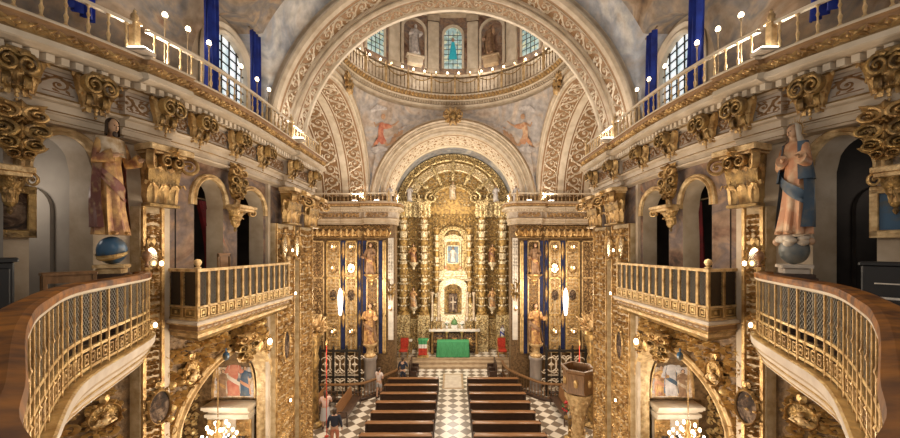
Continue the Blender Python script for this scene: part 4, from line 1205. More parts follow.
# ---- dome ring railing and candle lamps
t = thing('dome_balustrade', 'iron and gilt railing running round the dome ring', 'balustrade')
for nm, z0, z1, o, w in (('handrail', 10.34, 10.42, -.12, .035), ('lower_rail', 9.42, 9.47, -.12, .03)):
    mb = MB(); pr = ((-w,z0),(w,z0),(w,z1),(-w,z1))
    mb.grid(lambda i, j: (*ell_pt(2*PI*i/96, o+pr[j][0]), E+pr[j][1]), 97, 4, 0, closev=True); mb.build(nm, M['bronze'], t)
mbp = None
NB = 72
for k in range(NB):
    a = -PI*.5+PI*k/(NB-1); x, y = ell_pt(a, -.12)
    if k % 6 == 0: put(PME, t, (x, y, E+9.35), -a).scale = (1.1,1.1,1.9)
    else:
        if mbp is None:
            mb = MB(); mb.lathe([(.03,0),(.02,.1),(.035,.25),(.018,.34),(.03,.65),(.016,.85),(.02,.96)], n=5); mbp = mb.build('baluster', M['bronze'], t, (x, y, E+9.4))
        else: put(mbp, t, (x, y, E+9.4))
mb = MB()
for k in range(12):
    a = -PI*.5+PI*(k*6+3)/(NB-1)
    pts = [(*ell_pt(a+.13*(f-.5)*2, -.17), E+10.33-.28*(1-(2*f-1)**2)) for f in [i/8 for i in range(9)]]
    mb.tube(pts, .03, 5)
mb.build('festoon', M['gold_dark'], t)
def candle_proto():
    t = thing('candle_lamp', 'x', 'lamp')
    mb = MB(); mb.lathe([(.06,0),(.06,.02),(.02,.04),(.02,.10),(.05,.12)], n=7); mb.build('holder', M['gold_soft'], t)
    mb = MB(); mb.ell((0,0,.19), (.06,.06,.075), 8, 6); mb.build('bulb', M['candle'], t)
    return t
cd = candle_proto(); ff = True
names = ['leftmost','second from the left','third from the left','fourth from the left','fifth from the left','sixth from the left','seventh from the left','eighth from the left','ninth from the left','tenth from the left']
rn = [n.replace('left','right') for n in names]
NC = 20
for k in range(NC):
    a = math.radians(-62+124*k/(NC-1)); x, y = ell_pt(a, .80)
    lab = 'lit candle lamp on the ledge below the dome drum, %s' % (names[k] if k < 10 else rn[NC-1-k])
    if ff: cd.location = (x, y, E+10.98); cd['label'] = lab; cd['group'] = 'candle lamps round the dome drum'; ff = False
    else: copytree(cd, None, lab, 'candle lamps round the dome drum', (x, y, E+10.98))
# ring ornaments
def ring_orn():
    t = thing('gilded_crest', 'x', 'ornament')
    mb = MB(); mp = lambda s, tt, h: (s, h, tt)
    mb.ell((0,.06,0), (.22,.12,.26), 10, 7); mb.build('boss', M['gold_dark'], t)
    mb = MB()
    for k in range(10):
        a = 2*PI*k/10; leaf(mb, (.2*cos(a), .2*sin(a)), a, .40, .24, .16, mp)
    mb.build('leaf_spray', M['gold_soft'], t)
    for s in (-1,1):
        mb = MB(); volute(mb, (s*.42,.08,.12), (s,0,0), (0,0,1), (0,1,0), .20, .14, 1.5, 0, PI/2, 1); volute(mb, (s*.36,.08,-.22), (s,0,0), (0,0,1), (0,1,0), .16, .12, 1.5, 0, -PI/2, -1); mb.build('scroll', M['gold'], t)
    return t
ro = ring_orn()
ro.location = (0, 19.36, E+7.85); ro.rotation_euler = (0,0,PI); ro['label'] = 'gilded crest on the crown of the chancel arch under the dome ring'; ro['group'] = 'gilded crests under the dome ring'
for sg, sd in SIDES:
    copytree(ro, None, 'gilded crest on the crown of the %s transept arch under the dome ring' % sd, 'gilded crests under the dome ring', (sg*4.85, 15.2, E+7.7), sg*PI/2, (.9,.9,.9))

# ---- drum windows, niches
def arched(w, zs, zt, n=10):   # half outline
    r = w
    return [(-w, 0)]+[(-w*cos(PI*k/n), zs+(zt-zs)*sin(PI*k/n)) for k in range(n+1)]+[(w, 0)]
def bayT(ph, o=.93):
    x, y = ell_pt(ph, o); nx, ny = -sin(ph)/ (RX), -cos(ph)/(RY)
    return (x, y), math.atan2(sin(ph)*RY/1.0, 1e-9) if 0 else math.atan2(-(-sin(ph)*RY), -(cos(ph)*RX)) 
k3 = 3
for q, ph in enumerate((0, -PI/4, PI/4)):
    x, y = ell_pt(ph, .93)
    rot = PI-ph      # local +y points to the dome axis
    nm = ('central stained-glass window of the dome drum with a figure in teal', 'pale stained-glass window of the dome drum on the left', 'pale stained-glass window of the dome drum on the right')[q]
    w = tag(thing('window_%d' % k3, nm, 'window', (x, y, E+11.5), rot), kind='structure'); k3 += 1
    pts = arched(.56, 2.05, 2.62)
    mb = MB(); mb.grid(lambda i, j: (pts[i][0]*(1,1,1.22,1.28)[j], (.02,.10,.12,.0)[j], pts[i][1]*(1,1,1.06,1.08)[j]-.02), len(pts), 4); mb.build('surround', M['cream_light'], w)
    mb = MB(); mb.face([mb.add((a, .04, b)) for a, b in pts]); mb.build('pane', M['glass_blue'], w)
    mb = MB()
    for k in range(1,4): mb.box(-.56+.28*k-.012, -.56+.28*k+.012, .045, .07, 0, 2.4)
    for k in range(1,8): mb.box(-.56, .56, .045, .07, .3*k-.012, .3*k+.012)
    mb.build('muntin', M['iron'], w)
    if q == 0:
        mb = MB(); mb.grid(lambda i, j: (.26*(1-.65*(j/6)**1.3)*sin(-PI/2+PI*i/8), .075+.05*cos(-PI/2+PI*i/8), .55+1.1*j/6), 9, 7); mb.build('painted_robe', M['glass_teal'], w)
        mb = MB(); mb.ell((0,.09,1.80), (.10,.03,.13), 8, 6); mb.build('painted_head', M['skin_paint'], w)

def draped(t, H, m_robe, m_mantle=None, m_skin=None, m_hair=None, lean=.03, pose='chest', seg=26, beard=False, veil=None, face=True, hands=True, k=9, halo=False):
    """standing draped statue facing +y, feet at z=0; children of t"""
    mb = MB()
    R = [(0,.165,.125),(.06,.155,.118),(.22,.138,.105),(.38,.128,.098),(.50,.122,.092),(.60,.104,.08),(.68,.112,.086),(.75,.122,.084),(.80,.118,.074),(.825,.085,.06),(.84,.042,.042),(.87,.036,.036)]
    def cxs(f): return lean*H*sin(PI*min(1, f/.85))
    def P(i, j):
        f, rx, ry = R[j]; a = 2*PI*i/seg
        fold = (1+.17*(1-f/.8)*sin(k*a+3.0*f) + .06*(1-f/.8)*sin(k*1.7*a+1.3)) if f < .8 else 1
        return (H*rx*fold*cos(a)+cxs(f), H*ry*fold*sin(a), H*f)
    mb.grid(P, seg, len(R), 0, closeu=True)
    mb.face([mb.add((P(i, 0))) for i in range(seg)])
    for s in (-1, 1):   # feet tips
        mb.ell((s*.06*H, .125*H, .015*H), (.03*H,.05*H,.018*H), 6, 4)
    mb.build('robe', m_robe, t)
    sh = lambda s: Vector((s*.112*H+cxs(.78), .005*H, .782*H))
    poses = {'chest': (((-.155,.04,.62),(-.05,.135,.665)), ((.155,.04,.62),(.045,.14,.685))),
             'offer': (((-.16,.05,.62),(-.20,.19,.66)), ((.16,.03,.62),(.03,.14,.67))),
             'hold': (((-.17,.04,.62),(-.03,.15,.60)), ((.165,.05,.60),(.21,.16,.52))),
             'raise': (((-.17,.04,.64),(-.16,.14,.80)), ((.16,.02,.60),(.17,.10,.48)))}
    for s, (el, ha) in zip((-1, 1), poses[pose]):
        el = Vector((el[0]*H+cxs(.6), el[1]*H, el[2]*H)); ha = Vector((ha[0]*H+cxs(.6), ha[1]*H, ha[2]*H))
        S = sh(s)
        arms = MB(); arms.tube([S, S.lerp(el,.5), el, el.lerp(ha,.5), el.lerp(ha,.86)], [.042*H,.045*H,.048*H,.05*H,.058*H], 9); arms.build('sleeve', m_robe, t)
        if hands:
            hd = MB()
            dv = (ha-el).normalized(); sd_ = dv.cross(Vector((0,0,1))).normalized()
            hd.tube([el.lerp(ha,.8), ha, ha+dv*.028*H], [.017*H,.022*H,.016*H], 7)
            for q in range(4):
                b = ha+dv*.025*H+sd_*(q-1.5)*.0095*H
                L = (.036,.042,.040,.030)[q]*H
                hd.tube([b, b+dv*L*.55+Vector((0,0,-.002*H)), b+dv*L+Vector((0,0,-.010*H))], [.0058*H,.0054*H,.004*H], 5)
            b = ha+dv*.005*H - sd_*.02*H
            hd.tube([b, b-sd_*.012*H+dv*.018*H+Vector((0,0,.006*H)), b-sd_*.012*H+dv*.034*H], [.0065*H,.006*H,.0045*H], 5)
            hd.build('hand', m_skin or m_robe, t)
    hc = Vector((cxs(.85)*.6, .012*H, .925*H))
    mb = MB()
    def HP(i, j):
        a = 2*PI*i/14; v = PI*j/10
        r = sin(v); x, y, z = .050*H*r*cos(a), .058*H*r*sin(a), -.068*H*cos(v)
        if z < -.02*H: x *= 1-.25*(-z/H-.02)/.05
        return (hc.x+x, hc.y+y, hc.z+z)
    mb.grid(HP, 14, 11, 0, closeu=True)
    if face:
        mb.ell((hc.x, hc.y+.058*H, hc.z-.012*H), (.009*H,.014*H,.018*H), 6, 5)
        for s in (-1,1):
            mb.ell((hc.x+s*.049*H, hc.y, hc.z-.005*H), (.006*H,.012*H,.017*H), 5, 4)
            mb.ell((hc.x+s*.019*H, hc.y+.049*H, hc.z+.017*H), (.014*H,.008*H,.005*H), 6, 4)
    mb.tube([(hc.x*.9, .004*H, .85*H), tuple(hc-Vector((0,.01*H,.03*H)))], [.034*H,.032*H], 8)
    mb.build('head', m_skin or m_robe, t)
    if face:
        mb = MB()
        for s in (-1,1): mb.ell((hc.x+s*.019*H, hc.y+.0545*H, hc.z+.004*H), (.009*H,.005*H,.005*H), 6, 4)
        mb.ell((hc.x, hc.y+.056*H, hc.z-.036*H), (.014*H,.004*H,.004*H), 6, 4)
        mb.build('facial_feature', M['hair'], t)
    if m_hair:
        mb = MB()
        def QP(i, j):
            a = PI*1.0-.35+ (PI+.7)*i/16; v = j/7
            z = .075*H*(1-v*1.0)-.0*H; r = (.058*H)*sqrt(max(.02, 1-(1-min(1,v*1.6))**2))*(1+.15*v)
            return (hc.x+r*cos(a), hc.y-.006*H+r*1.12*sin(a), hc.z+z-(.075*H*v if v > .6 else 0))
        mb.grid(QP, 17, 8); mb.ell((hc.x, hc.y-.022*H, hc.z+.03*H), (.054*H,.058*H,.047*H), 12, 8)
        if beard: mb.ell((hc.x, hc.y+.034*H, hc.z-.068*H), (.028*H,.02*H,.028*H), 8, 6)
        mb.build('hair', m_hair, t)
    if veil:
        mb = MB()
        pr = [(.0,.083,0),(.035,.078,0),(.058,.055,0),(.066,.02,0),(.068,-.03,-.01),(.078,-.08,-.015),(.115,-.125,-.02),(.140,-.20,-.02),(.145,-.30,-.02)]
        def VP(i, j):
            a = PI-.62+(PI+1.24)*i/18; r, z, y = pr[j]
            return (hc.x+r*H*cos(a)*(1+.04*sin(5*a)), hc.y-.006*H+y*H+r*H*.92*sin(a), hc.z+z*H)
        mb.grid(VP, 19, len(pr)); mb.build('veil', veil, t)
    if m_mantle:
        mb = MB()
        def MP(i, j):
            f = .80-.74*j/10; a = PI*.80+PI*1.42*i/18
            rx = .135+.05*(j/10)+.012*sin(7*a+j*.5); ry = .10+.05*(j/10)+.01*sin(6*a+j*.4)
            if j == 0: rx, ry = .12, .08
            return (H*rx*cos(a)+cxs(f), H*ry*sin(a), H*f)
        mb.grid(MP, 19, 11)
        # a fold of the mantle crossing the front at the waist
        def FP(i, j):
            u = i/10; a = PI*.98-PI*.95*u; w = .10-.03*u
            f = .34+.26*u-w*j/4*(1+.4*sin(u*PI)); rr = 1.16+.06*sin(j*2.2+u*5)
            return (H*.128*rr*cos(a)+cxs(f), H*.10*rr*sin(a), H*f)
        mb.grid(FP, 11, 5)
        mb.build('mantle', m_mantle, t)
    if halo:
        mb = MB()
        for k2 in range(16):
            a = PI*k2/15*1.3-.47; L = .13*H if k2 % 2 else .105*H
            mb.tube([(hc.x+.07*H*cos(a), hc.y-.04*H, hc.z+.01*H+.07*H*sin(a)), (hc.x+L*cos(a), hc.y-.04*H, hc.z+.01*H+L*sin(a))], [.005*H,.002*H], 4)
        n = 20; mb.tube([(hc.x+.075*H*cos(2*PI*i/n), hc.y-.04*H, hc.z+.01*H+.075*H*sin(2*PI*i/n)) for i in range(n+1)], .005*H, 5)
        mb.build('halo', M['gold'], t)

# painted figures of the chapel lunettes
for t, rx, sg in LUN:
    spec = (((0,.05,1.0,'cloth_red','veil','offer'),(-.55,.02,.72,'statue_brown','robe_gold','chest'),(.52,.04,.78,'robe_blue','robe_pink','raise')) if sg < 0 else
            ((0,.05,1.0,'statue_stone','robe_blue','raise'),(-.50,.04,.80,'robe_gold','robe_pink','offer'),(.55,.02,.72,'statue_brown','robe_white','chest')))
    for x, z, H, r, m, p in spec:
        e = bpy.data.objects.new('painted_figure', None); COL.objects.link(e); e.parent = t
        e.location = (x*rx, -.035, z); e.rotation_euler = (0, 0, PI); e.scale = (1.15, .16, 1)
        draped(e, H, M[r], M[m], M['skin_paint'], M['hair'], seg=16, pose=p, face=False, hands=False)
# drum niches with statues
for q, ph in enumerate((-PI/8, PI/8)):
    x, y = ell_pt(ph, .80); rot = PI-ph
    side = ('left', 'right')[q]
    t = thing('drum_niche', 'arched painted niche in the dome drum %s of the central window' % side, 'niche', (x, y, E+11.35), rot)
    pts = arched(.66, 2.25, 2.85)
    mb = MB(); mb.grid(lambda i, j: (pts[i][0]*(1,1,1.2,1.26)[j], (.01,.10,.12,.0)[j], pts[i][1]*(1,1,1.05,1.07)[j]-.02), len(pts), 4); mb.build('surround', M['cream_light'], t)
    mb = MB(); mb.face([mb.add((a, .02, b)) for a, b in pts]); mb.build('back', M['fresco_red'], t)
    mb = MB(); mb.bbox(-.45,.45,.0,.42,.0,.42,.02); mb.bbox(-.55,.55,.0,.5,.42,.52,.02); mb.build('pedestal', M['cream_light'] if q == 0 else M['tan'], t)
    s = thing('niche_statue', ('grey-white draped statue in the left niche of the dome drum', 'brown robed statue in the right niche of the dome drum')[q], 'statue', (x-.36*sin(ph), y-.36*cos(ph), E+11.885), rot)
    draped(s, 1.85, M['statue_stone'] if q == 0 else M['statue_brown'], M['statue_stone'] if q == 0 else M['statue_brown'], seg=18, pose='offer' if q == 0 else 'raise', face=False, hands=False, lean=.05)

# ---- pendentive paintings: figure groups painted on the far pendentives
for sg, sd in SIDES:
    def pm(s, tt, h):   # s metres towards the crown of the chancel arch, tt metres up from the corner
        f = max(.02, min(.98, .5-s/6.5))
        a = PI/2*(1-2*f) if f < .5 else PI/2*(2*f-1)
        if f < .5: b = Vector((sg*4.9*cos(a), 19.5, E+SP+4.9*sin(a)))
        else: b = Vector((sg*4.95, CYC+4.75*cos(a), E+SP+4.75*sin(a)))
        x, y = ell_pt(f*PI/2); top = Vector((sg*x, y, E+HR)); k_ = max(.02, min(.98, (tt-(b.z-E-SP))/(top.z-b.z)))
        q = b.lerp(top, k_); c = Vector((b.x+(top.x-b.x)*k_**1.5, b.y+(top.y-b.y)*k_**1.5, q.z))
        return c + Vector((-sg*.5, -.8, -.3))*(h*.3+.03)
    s0, t0 = .35, 4.05
    Q = lambda pts: [(s0+a*1.0, t0+b*1.15) for a, b in pts]
    R_ = lambda mb, pts, w: ridge(mb, Q(pts), w, .05, pm)
    mb = MB(); R_(mb, [(-.25,.35),(-.15,0),(.0,-.3),(.35,-.45),(.7,-.5)], [.16,.24,.26,.20,.10]); R_(mb, [(-.1,.2),(.3,.25),(.62,.30)], [.16,.14,.06]); R_(mb, [(0,-.3),(-.25,-.55),(-.6,-.7)], [.18,.16,.08]); mb.build('painted_robe', M['robe_pink'] if sg > 0 else M['cloth_red'], bpy.data.objects['ceiling_2'])
    mb = MB(); dome(mb, Q([(-.2,.62)])[0], .15, .05, pm, 0, 9); R_(mb, [(.5,.28),(.75,.42),(.85,.6)], [.07,.06,.04]); R_(mb, [(.65,-.5),(.9,-.62),(1.1,-.6)], [.08,.07,.04]); R_(mb, [(-.35,.3),(-.6,.15),(-.75,.3)], [.07,.06,.04]); R_(mb, [(-.55,-.7),(-.85,-.85)], [.07,.04])
    for a, b in ((1.15,-.1),(1.35,.25)): dome(mb, Q([(a,b)])[0], .10, .04, pm, 0, 8); R_(mb, [(a,b-.1),(a+.05,b-.3),(a-.1,b-.5)], [.12,.13,.06])
    mb.build('painted_flesh', M['skin_paint'], bpy.data.objects['ceiling_2'])
    mb = MB(); R_(mb, [(1.25,.1),(1.5,.35),(1.75,.45)], [.12,.10,.03]); R_(mb, [(-.9,-.9),(-.3,-.95),(.4,-.85),(1.0,-.85)], [.08,.18,.18,.06]); R_(mb, [(-1.0,.7),(-.6,.95),(-.1,1.0)], [.06,.14,.06]); mb.build('painted_cloud', M['statue_stone'], bpy.data.objects['ceiling_2'])

# ---- transept wall panels (both sides)
YW, YP = 19.45, 19.2
pan = None
def relief_panel(name, label, cat_, x0, x1, z0, z1, y, mats, cell, group, lamps=(), sg=1, sd='', extra=None):
    t = thing(name, label, cat_, ((x0+x1)/2, y, z0), PI, group)
    w = abs(x1-x0); H = z1-z0
    mb = MB(); mb.bbox(-w/2, w/2, 0, .06, 0, H, .01)
    damask(mb, -w/2+.09, w/2-.09, .12, H-.1, lambda s, tt, h: (s, .06+h, tt), 1, cell, .09); mb.build('carved_board', mats, t)
    mb = MB()
    for s in (-1,1): mb.bbox(s*(w/2-.04)-.04, s*(w/2-.04)+.04, .02, .12, 0, H, .012)
    for z in (0, H-.09, H*.33, H*.66): mb.bbox(-w/2, w/2, .02, .12, z, z+.09, .012)
    mb.build('frame', mats[1], t)
    return t
XP = lambda px, y: abs(px-453)*y/F
for sg, sd in SIDES:
    z0, z1 = 8-6.0, 8+.55
    for q, (a, b) in enumerate(((327,341),(346,357.5))):
        xa, xb = sg*XP(a, YW), sg*XP(b, YW)
        nm = ('outer','inner')[q]
        t = relief_panel('gilt_relief', '%s tall gilt mirror-studded wall panel of the %s transept' % (nm, sd), 'wall panel', xa, xb, z0, z1, YW-.02, (M['pilaster_ground'], M['gold_light']), .2, 'gilded panels of the transept walls')
        c = (xa+xb)/2
        for k, hh in enumerate((.17,-1.05,-4.75)):
            mb = MB(); n = 16
            mb.grid(lambda i, j: (.2*(1,1.15,1.3)[j]*cos(2*PI*i/n), (.10,.15,.08)[j], z0*0+8+hh-z0+.26*(1,1.15,1.3)[j]*sin(2*PI*i/n)), n+1, 3); mb.face([mb.add((.2*cos(2*PI*i/n), .10, 8+hh-z0+.26*sin(2*PI*i/n))) for i in range(n)]); mb.build('mirror', M['mirror'], t)
            sconce((c, YW-.12, 8+hh-.08), PI, 'lit lamp on the %s gilt panel of the %s transept, %s' % (nm, sd, ('top','middle','bottom')[k]), 'lamps on the transept panels', 1.3)
        mb = MB(); mb.ell((0,.10,8-2.65-z0), (.20,.05,.32), 14, 8); mb.build('medallion', M['paint_dark'], t)
    for q, (a, b, y) in enumerate(((341.3,345.6,YW),(358,361.6,YW),(363,366.5,YP),(379,382.5,YP))):
        xa, xb = sg*XP(a, y), sg*XP(b, y); w = abs(xb-xa)
        t = thing('velvet_strip', 'blue velvet strip on the %s transept wall, %s' % (sd, ('between the two gilt panels','beside the inner gilt panel','outer side of the statues','inner side of the statues')[q]), 'wall hanging', ((xa+xb)/2, y-.01, z0), PI, 'blue velvet strips of the transept walls')
        mb = MB(); mb.bbox(-w/2, w/2, 0, .05, 0, z1-z0, .008); mb.build('cloth', M['navy'], t)
        if q in (0, 1):
            for k, hh in enumerate((.1,-1.3,-2.4,-3.9)):
                mb = MB(); mb.ell((0,.05,8+hh-z0-.15), (w*.42,.06,.34), 10, 7)
                for s in (-1,1): leaf(mb, (0,8+hh-z0-.15), s*PI/2, .55, w*.7, .08, lambda x, z, h: (x,.04+h,z))
                mb.build('medallion', M['gold'], t)
    t = relief_panel('gilt_relief', 'broad carved gilt field at the outer end of the %s transept wall' % sd, 'wall panel', sg*7.55, sg*9.0, z0, z1, YW-.02, (M['gold_ground'], M['gold_soft']), .26, 'gilded panels of the transept walls')
    t = relief_panel('gilt_relief', 'narrow carved gilt panel at the inner edge of the %s chancel pier' % sd, 'wall panel', sg*XP(382.9,YP), sg*XP(386.4,YP), z0, z1, YP-.02, (M['pilaster_ground'], M['gold_light']), .2, 'gilded panels of the transept walls')
    xc = sg*XP(372.7, YP)
    t = relief_panel('gilt_relief', 'gilt carved panel behind the two statues of the %s chancel pier' % sd, 'wall panel', sg*XP(366.8,YP), sg*XP(378.8,YP), z0, z1, YP-.02, (M['gold_ground'], M['gold_soft']), .22, 'gilded panels of the transept walls')
    # upper bracket + statue, lower plinth + statue
    t = thing('gilded_corbel', 'gilt scrolled corbel carrying the upper statue on the %s chancel pier' % sd, 'bracket', (xc, YP-.26, 8-1.5), PI)
    mb = MB(); mb.lathe([(.03,-.55),(.07,-.5),(.06,-.4),(.14,-.28),(.2,-.12),(.38,.02),(.44,.06),(.44,.12),(.36,.14)], n=16, a0=0, a1=PI); mb.build('body', M['gold'], t)
    mb = MB()
    for k in range(5):
        a = PI*(k+.5)/5; acanthus(mb, (.16*cos(a), .16*sin(a), -.25), (cos(a), sin(a), 0), (0,0,1), (-sin(a), cos(a), 0), .2, .32, .18)
    mb.build('acanthus', M['gold_light'], t)
    s = thing('pier_statue', 'upper gilt robed statue with child on the %s chancel pier' % sd if sg < 0 else 'upper gilt robed statue on the right chancel pier', 'statue', (xc, YP-.46, 8-1.35), PI)
    draped(s, 1.75, M['statue_brown'], M['robe_gold'], M['skin_paint'], M['hair'], seg=16, pose='hold', face=False, hands=False)
    t = thing('statue_plinth', 'gilt round plinth under the lower statue of the %s chancel pier' % sd, 'plinth', (xc, YP-.60, 2.0), 0)
    mb = MB(); mb.lathe([(.30,0),(.34,.1),(.22,.2),(.2,.45),(.3,.6),(.38,.66),(.40,.76),(.34,.78),(.001,.78)], n=16); mb.build('body', M['gold_soft'], t)
    mb = MB(); mb.lathe([(.41,-2.0),(.41,-1.85),(.34,-1.8),(.34,-.2),(.40,-.12),(.40,0),(.001,0)], n=16); mb.build('pedestal', M['marble_grey'], t)
    s = thing('pier_statue', 'lower life-size gilt robed statue on the plinth of the %s chancel pier' % sd, 'statue', (xc, YP-.60, 2.79), PI)
    draped(s, 2.2, M['robe_gold'], M['statue_brown'], M['skin_paint'], M['hair'], seg=16, pose='offer', face=False, hands=False)
    # pale carved marble flank with cherub bracket next to the altarpiece
    xf = sg*3.47
    t = thing('marble_flank_relief', 'pale carved marble relief on the %s jamb of the chancel arch' % sd, 'relief', (sg*3.60, 19.16, 2.6), PI)
    mb = MB(); damask(mb, -.13, .13, 3.2, 6.0, lambda s, tt, h: (s, .03+h, tt), 0, .2, .12); mb.bbox(-.15,.15,0,.07,.2,6.1,.01); mb.bbox(-.03,.03,0,.12,3.2,6.0,.01); mb.build('carved_pattern', M['white_marble'], t)
    mb = MB()
    for k in range(16):
        a = rng.uniform(-.3, PI+.3); acanthus(mb, (.12*cos(a), .05, 2.9+rng.uniform(-.5,.4)), (cos(a)*.7, .7, 0), (0,0,1), (-.7, cos(a)*.7, 0), .22, .45, .3)
    mb.build('dark_foliage', M['gold_dark'], t)
    sconce((sg*3.62, 19.1, 4.6), PI, 'lit lamp on the marble jamb of the chancel arch, %s side' % sd, 'lamps on the chancel arch', 1.5)
    # angel with a lamp by the altarpiece
    s = thing('standing_angel', 'small pale angel statue standing by the %s end of the cornice at the altarpiece' % sd, 'statue', (sg*3.62, 18.98, E+2.76), PI)
    draped(s, .95, M['statue_stone'], None, M['skin_paint'], M['hair'], seg=14, pose='raise', face=False, hands=False)
    # tall glowing body added in place of a bright window reflection
    L = (sg*6.25, 18.3, 8-2.9)
    t = thing('reflection_glow', 'tall glowing body put in for a bright reflection before the %s transept panels' % sd, 'reflection', L)
    mb = MB(); mb.lathe([(.002,-.75),(.07,-.7),(.10,-.5),(.14,-.1),(.15,.3),(.11,.6),(.05,.75),(.002,.8)], n=10); mb.build('glass', M['crystal'], t)
    mb = MB(); mb.tube([(0,0,.8),(0,0,6)], .012, 5)
    for k in range(6):
        a = 2*PI*k/6; mb.tube([(.1*cos(a),.1*sin(a),-.5),(.155*cos(a),.155*sin(a),0),(.155*cos(a),.155*sin(a),.35),(.05*cos(a),.05*sin(a),.78)], .012, 4)
    mb.build('cage', M['bronze'], t)

    # ---- transept end altar with carved foliage, seen past the nave pier
    t = thing('side_altar', 'gilt side altar with carved leafy rays at the end of the %s transept' % sd, 'altar', (sg*9.1, 15.8, 0), sg*PI/2)
    mb = MB(); mb.bbox(-3.2,3.2,0,.4,0,2.2,.03); mb.bbox(-3.2,3.2,0,.25,2.2,9.2,.03); mb.bbox(-3.4,3.4,0,.6,9.2,9.7,.03); mb.build('body', M['gold_ground'], t)
    mb = MB(); damask(mb, -3.1, 3.1, 2.4, 9.1, lambda s, tt, h: (s, .25+h, tt), 0, .42, .16); mb.build('carving', M['gold'], t)
    for x in (-3.0,-1.5,1.5,3.0):
        mb = MB(); mb.lathe([(.25,2.2),(.25,2.4),(.17,2.5),(.2,4),(.2,5),(.15,8.6),(.26,9.0),(.28,9.2)], (x,.55,0), 10); mb.build('column', M['gold_soft'], t)
    for nm, xx, yy, zz in (('far', 7.78, 18.0, 3.5), ('near', 6.25, 15.0, 4.3)):
        t = thing('gilded_foliage', 'bushy gilt carved foliage spray on a stand in the %s transept, %s one' % (sd, nm), 'ornament', (sg*xx, yy, zz), PI, 'gilded foliage sprays of the transepts')
        mb = MB()
        for k in range(60):
            a = rng.uniform(0, 2*PI); e = rng.uniform(-.4, 1.2); o = Vector((cos(a)*cos(e), sin(a)*cos(e), sin(e))); r = rng.uniform(.05,.3)
            up = (o+Vector((0,0,.6))).normalized(); sdv = o.cross(Vector((0,0,1))).normalized()
            acanthus(mb, o*r, o, up, sdv, .26, rng.uniform(.45,.8), .3)
        mb.build('leaf_spray', M['gold_soft'], t).scale = (.72,.72,.85)
        mb = MB(); mb.lathe([(.32,-zz),(.34,-zz+.1),(.16,-zz+.25),(.10,-1.6),(.18,-1.3),(.10,-1.0),(.22,-.5),(.34,-.1),(.25,.05),(.001,.06)], n=12); mb.build('stand', M['gold_dark'], t)

    # ---- iron grille and altar rail
    t = thing('iron_grille', 'dark iron grille with pale scroll tracery in front of the %s transept panels' % sd, 'grille', (sg*6.2, 18.1, 0), PI)
    w = 1.08
    mb = MB()
    for b in ((-w, w, -.04, .04, 2.42, 2.54, .01), (-w, w, -.04, .04, .12, .26, .01), (-w, w, -.03, .03, 1.0, 1.07, .01), (-w-.02, -w+.03, -.03, .03, .12, 2.5, .01), (w-.03, w+.02, -.03, .03, .12, 2.5, .01)): mb.bbox(*b)
    mb.build('frame', M['iron'], t)
    for x in (-w, -w/3, w/3, w):
        mb = MB(); mb.bbox(x-.06, x+.06, -.06, .06, 0, 2.6, .01); mb.lathe([(.03,2.6),(.06,2.66),(.05,2.72),(.002,2.8)], (x,0,0), 8); mb.build('post', M['iron'], t)
    mb = MB(); mp = lambda s, tt, h: (s, .0+h, tt)
    for k in range(4):
        cx = -w+w/4+k*2*w/4
        for zc in (.62, 1.72):
            sc = .30 if zc < 1 else .48
            for q in range(16):
                a0, a1 = 2*PI*q/16, 2*PI*(q+1)/16
                ridge(mb, [(cx+.30*cos(a0), zc+sc*.8*sin(a0)), (cx+.30*cos(a1), zc+sc*.8*sin(a1))], .03, .03, mp)
            flower(mb, (cx, zc), .17, .04, mp, 0, 4)
            for sx in (-1,1):
                for sz in (-1,1):
                    ridge(mb, spiral((cx+sx*.38, zc+sz*sc*.75), .14, PI*.5*(1-sx), 1.2, sx*sz, 9), .025, .03, mp)
    mb.bbox(-w, w, -.02, .01, 1.12, 1.16, .004)
    for k in range(4): mb.bbox(-w+w/4+k*w/2-.014, -w+w/4+k*w/2+.014, -.02, .01, .2, 2.4, .004)
    mb.build('tracery_lattice', M['cream_light'], t)
    t = thing('altar_rail', 'low curved wooden communion rail on a dark step at the %s chancel pier' % sd, 'rail')
    pth = [(sg*x, y) for x, y in ((3.15,21.2),(3.2,19.9),(3.6,19.1),(4.15,18.3),(4.8,17.6),(5.7,17.4),(7.0,17.4))]
    pc = catmull([Vector(p) for p in pth], 5); pc = [tuple(p) for p in pc]
    mb = MB(); sweep_path(mb, pc, [(-.12,0),(.12,0),(.12,.12),(.10,.15),(-.12,.15)], (0, 15)); mb.build('step', M['pew'], t)
    mb = MB(); sweep_path(mb, pc, [(-.08,.86),(.08,.86),(.09,.90),(.08,.94),(-.08,.94),(-.08,.86)], (0, 15)); mb.build('handrail', M['wood'], t)
    bo = None
    for a, b in zip(pc, pc[1:]):
        L = math.hypot(b[0]-a[0], b[1]-a[1]); n = max(1, int(L/.17))
        for k in range(n):
            p = (a[0]+(b[0]-a[0])*(k+.5)/n, a[1]+(b[1]-a[1])*(k+.5)/n, .14)
            if bo is None:
                mb = baluster_mesh(.73, .035); bo = mb.build('baluster', M['wood'], t, p)
            else: put(bo, t, p)
    # red pole
    t = thing('red_pole', 'thin upright red pole with gilt knob in the %s transept' % sd, 'pole', (sg*5.42, 14.15, 0))
    mb = MB(); mb.lathe([(.09,0),(.09,.03),(.03,.05),(.017,.08),(.017,3.9)], n=8); mb.build('shaft', M['red_bright'], t)
    mb = MB(); mb.lathe([(.02,3.9),(.05,3.95),(.06,4.02),(.03,4.1),(.002,4.2)], n=8); mb.build('knob', M['gold'], t)

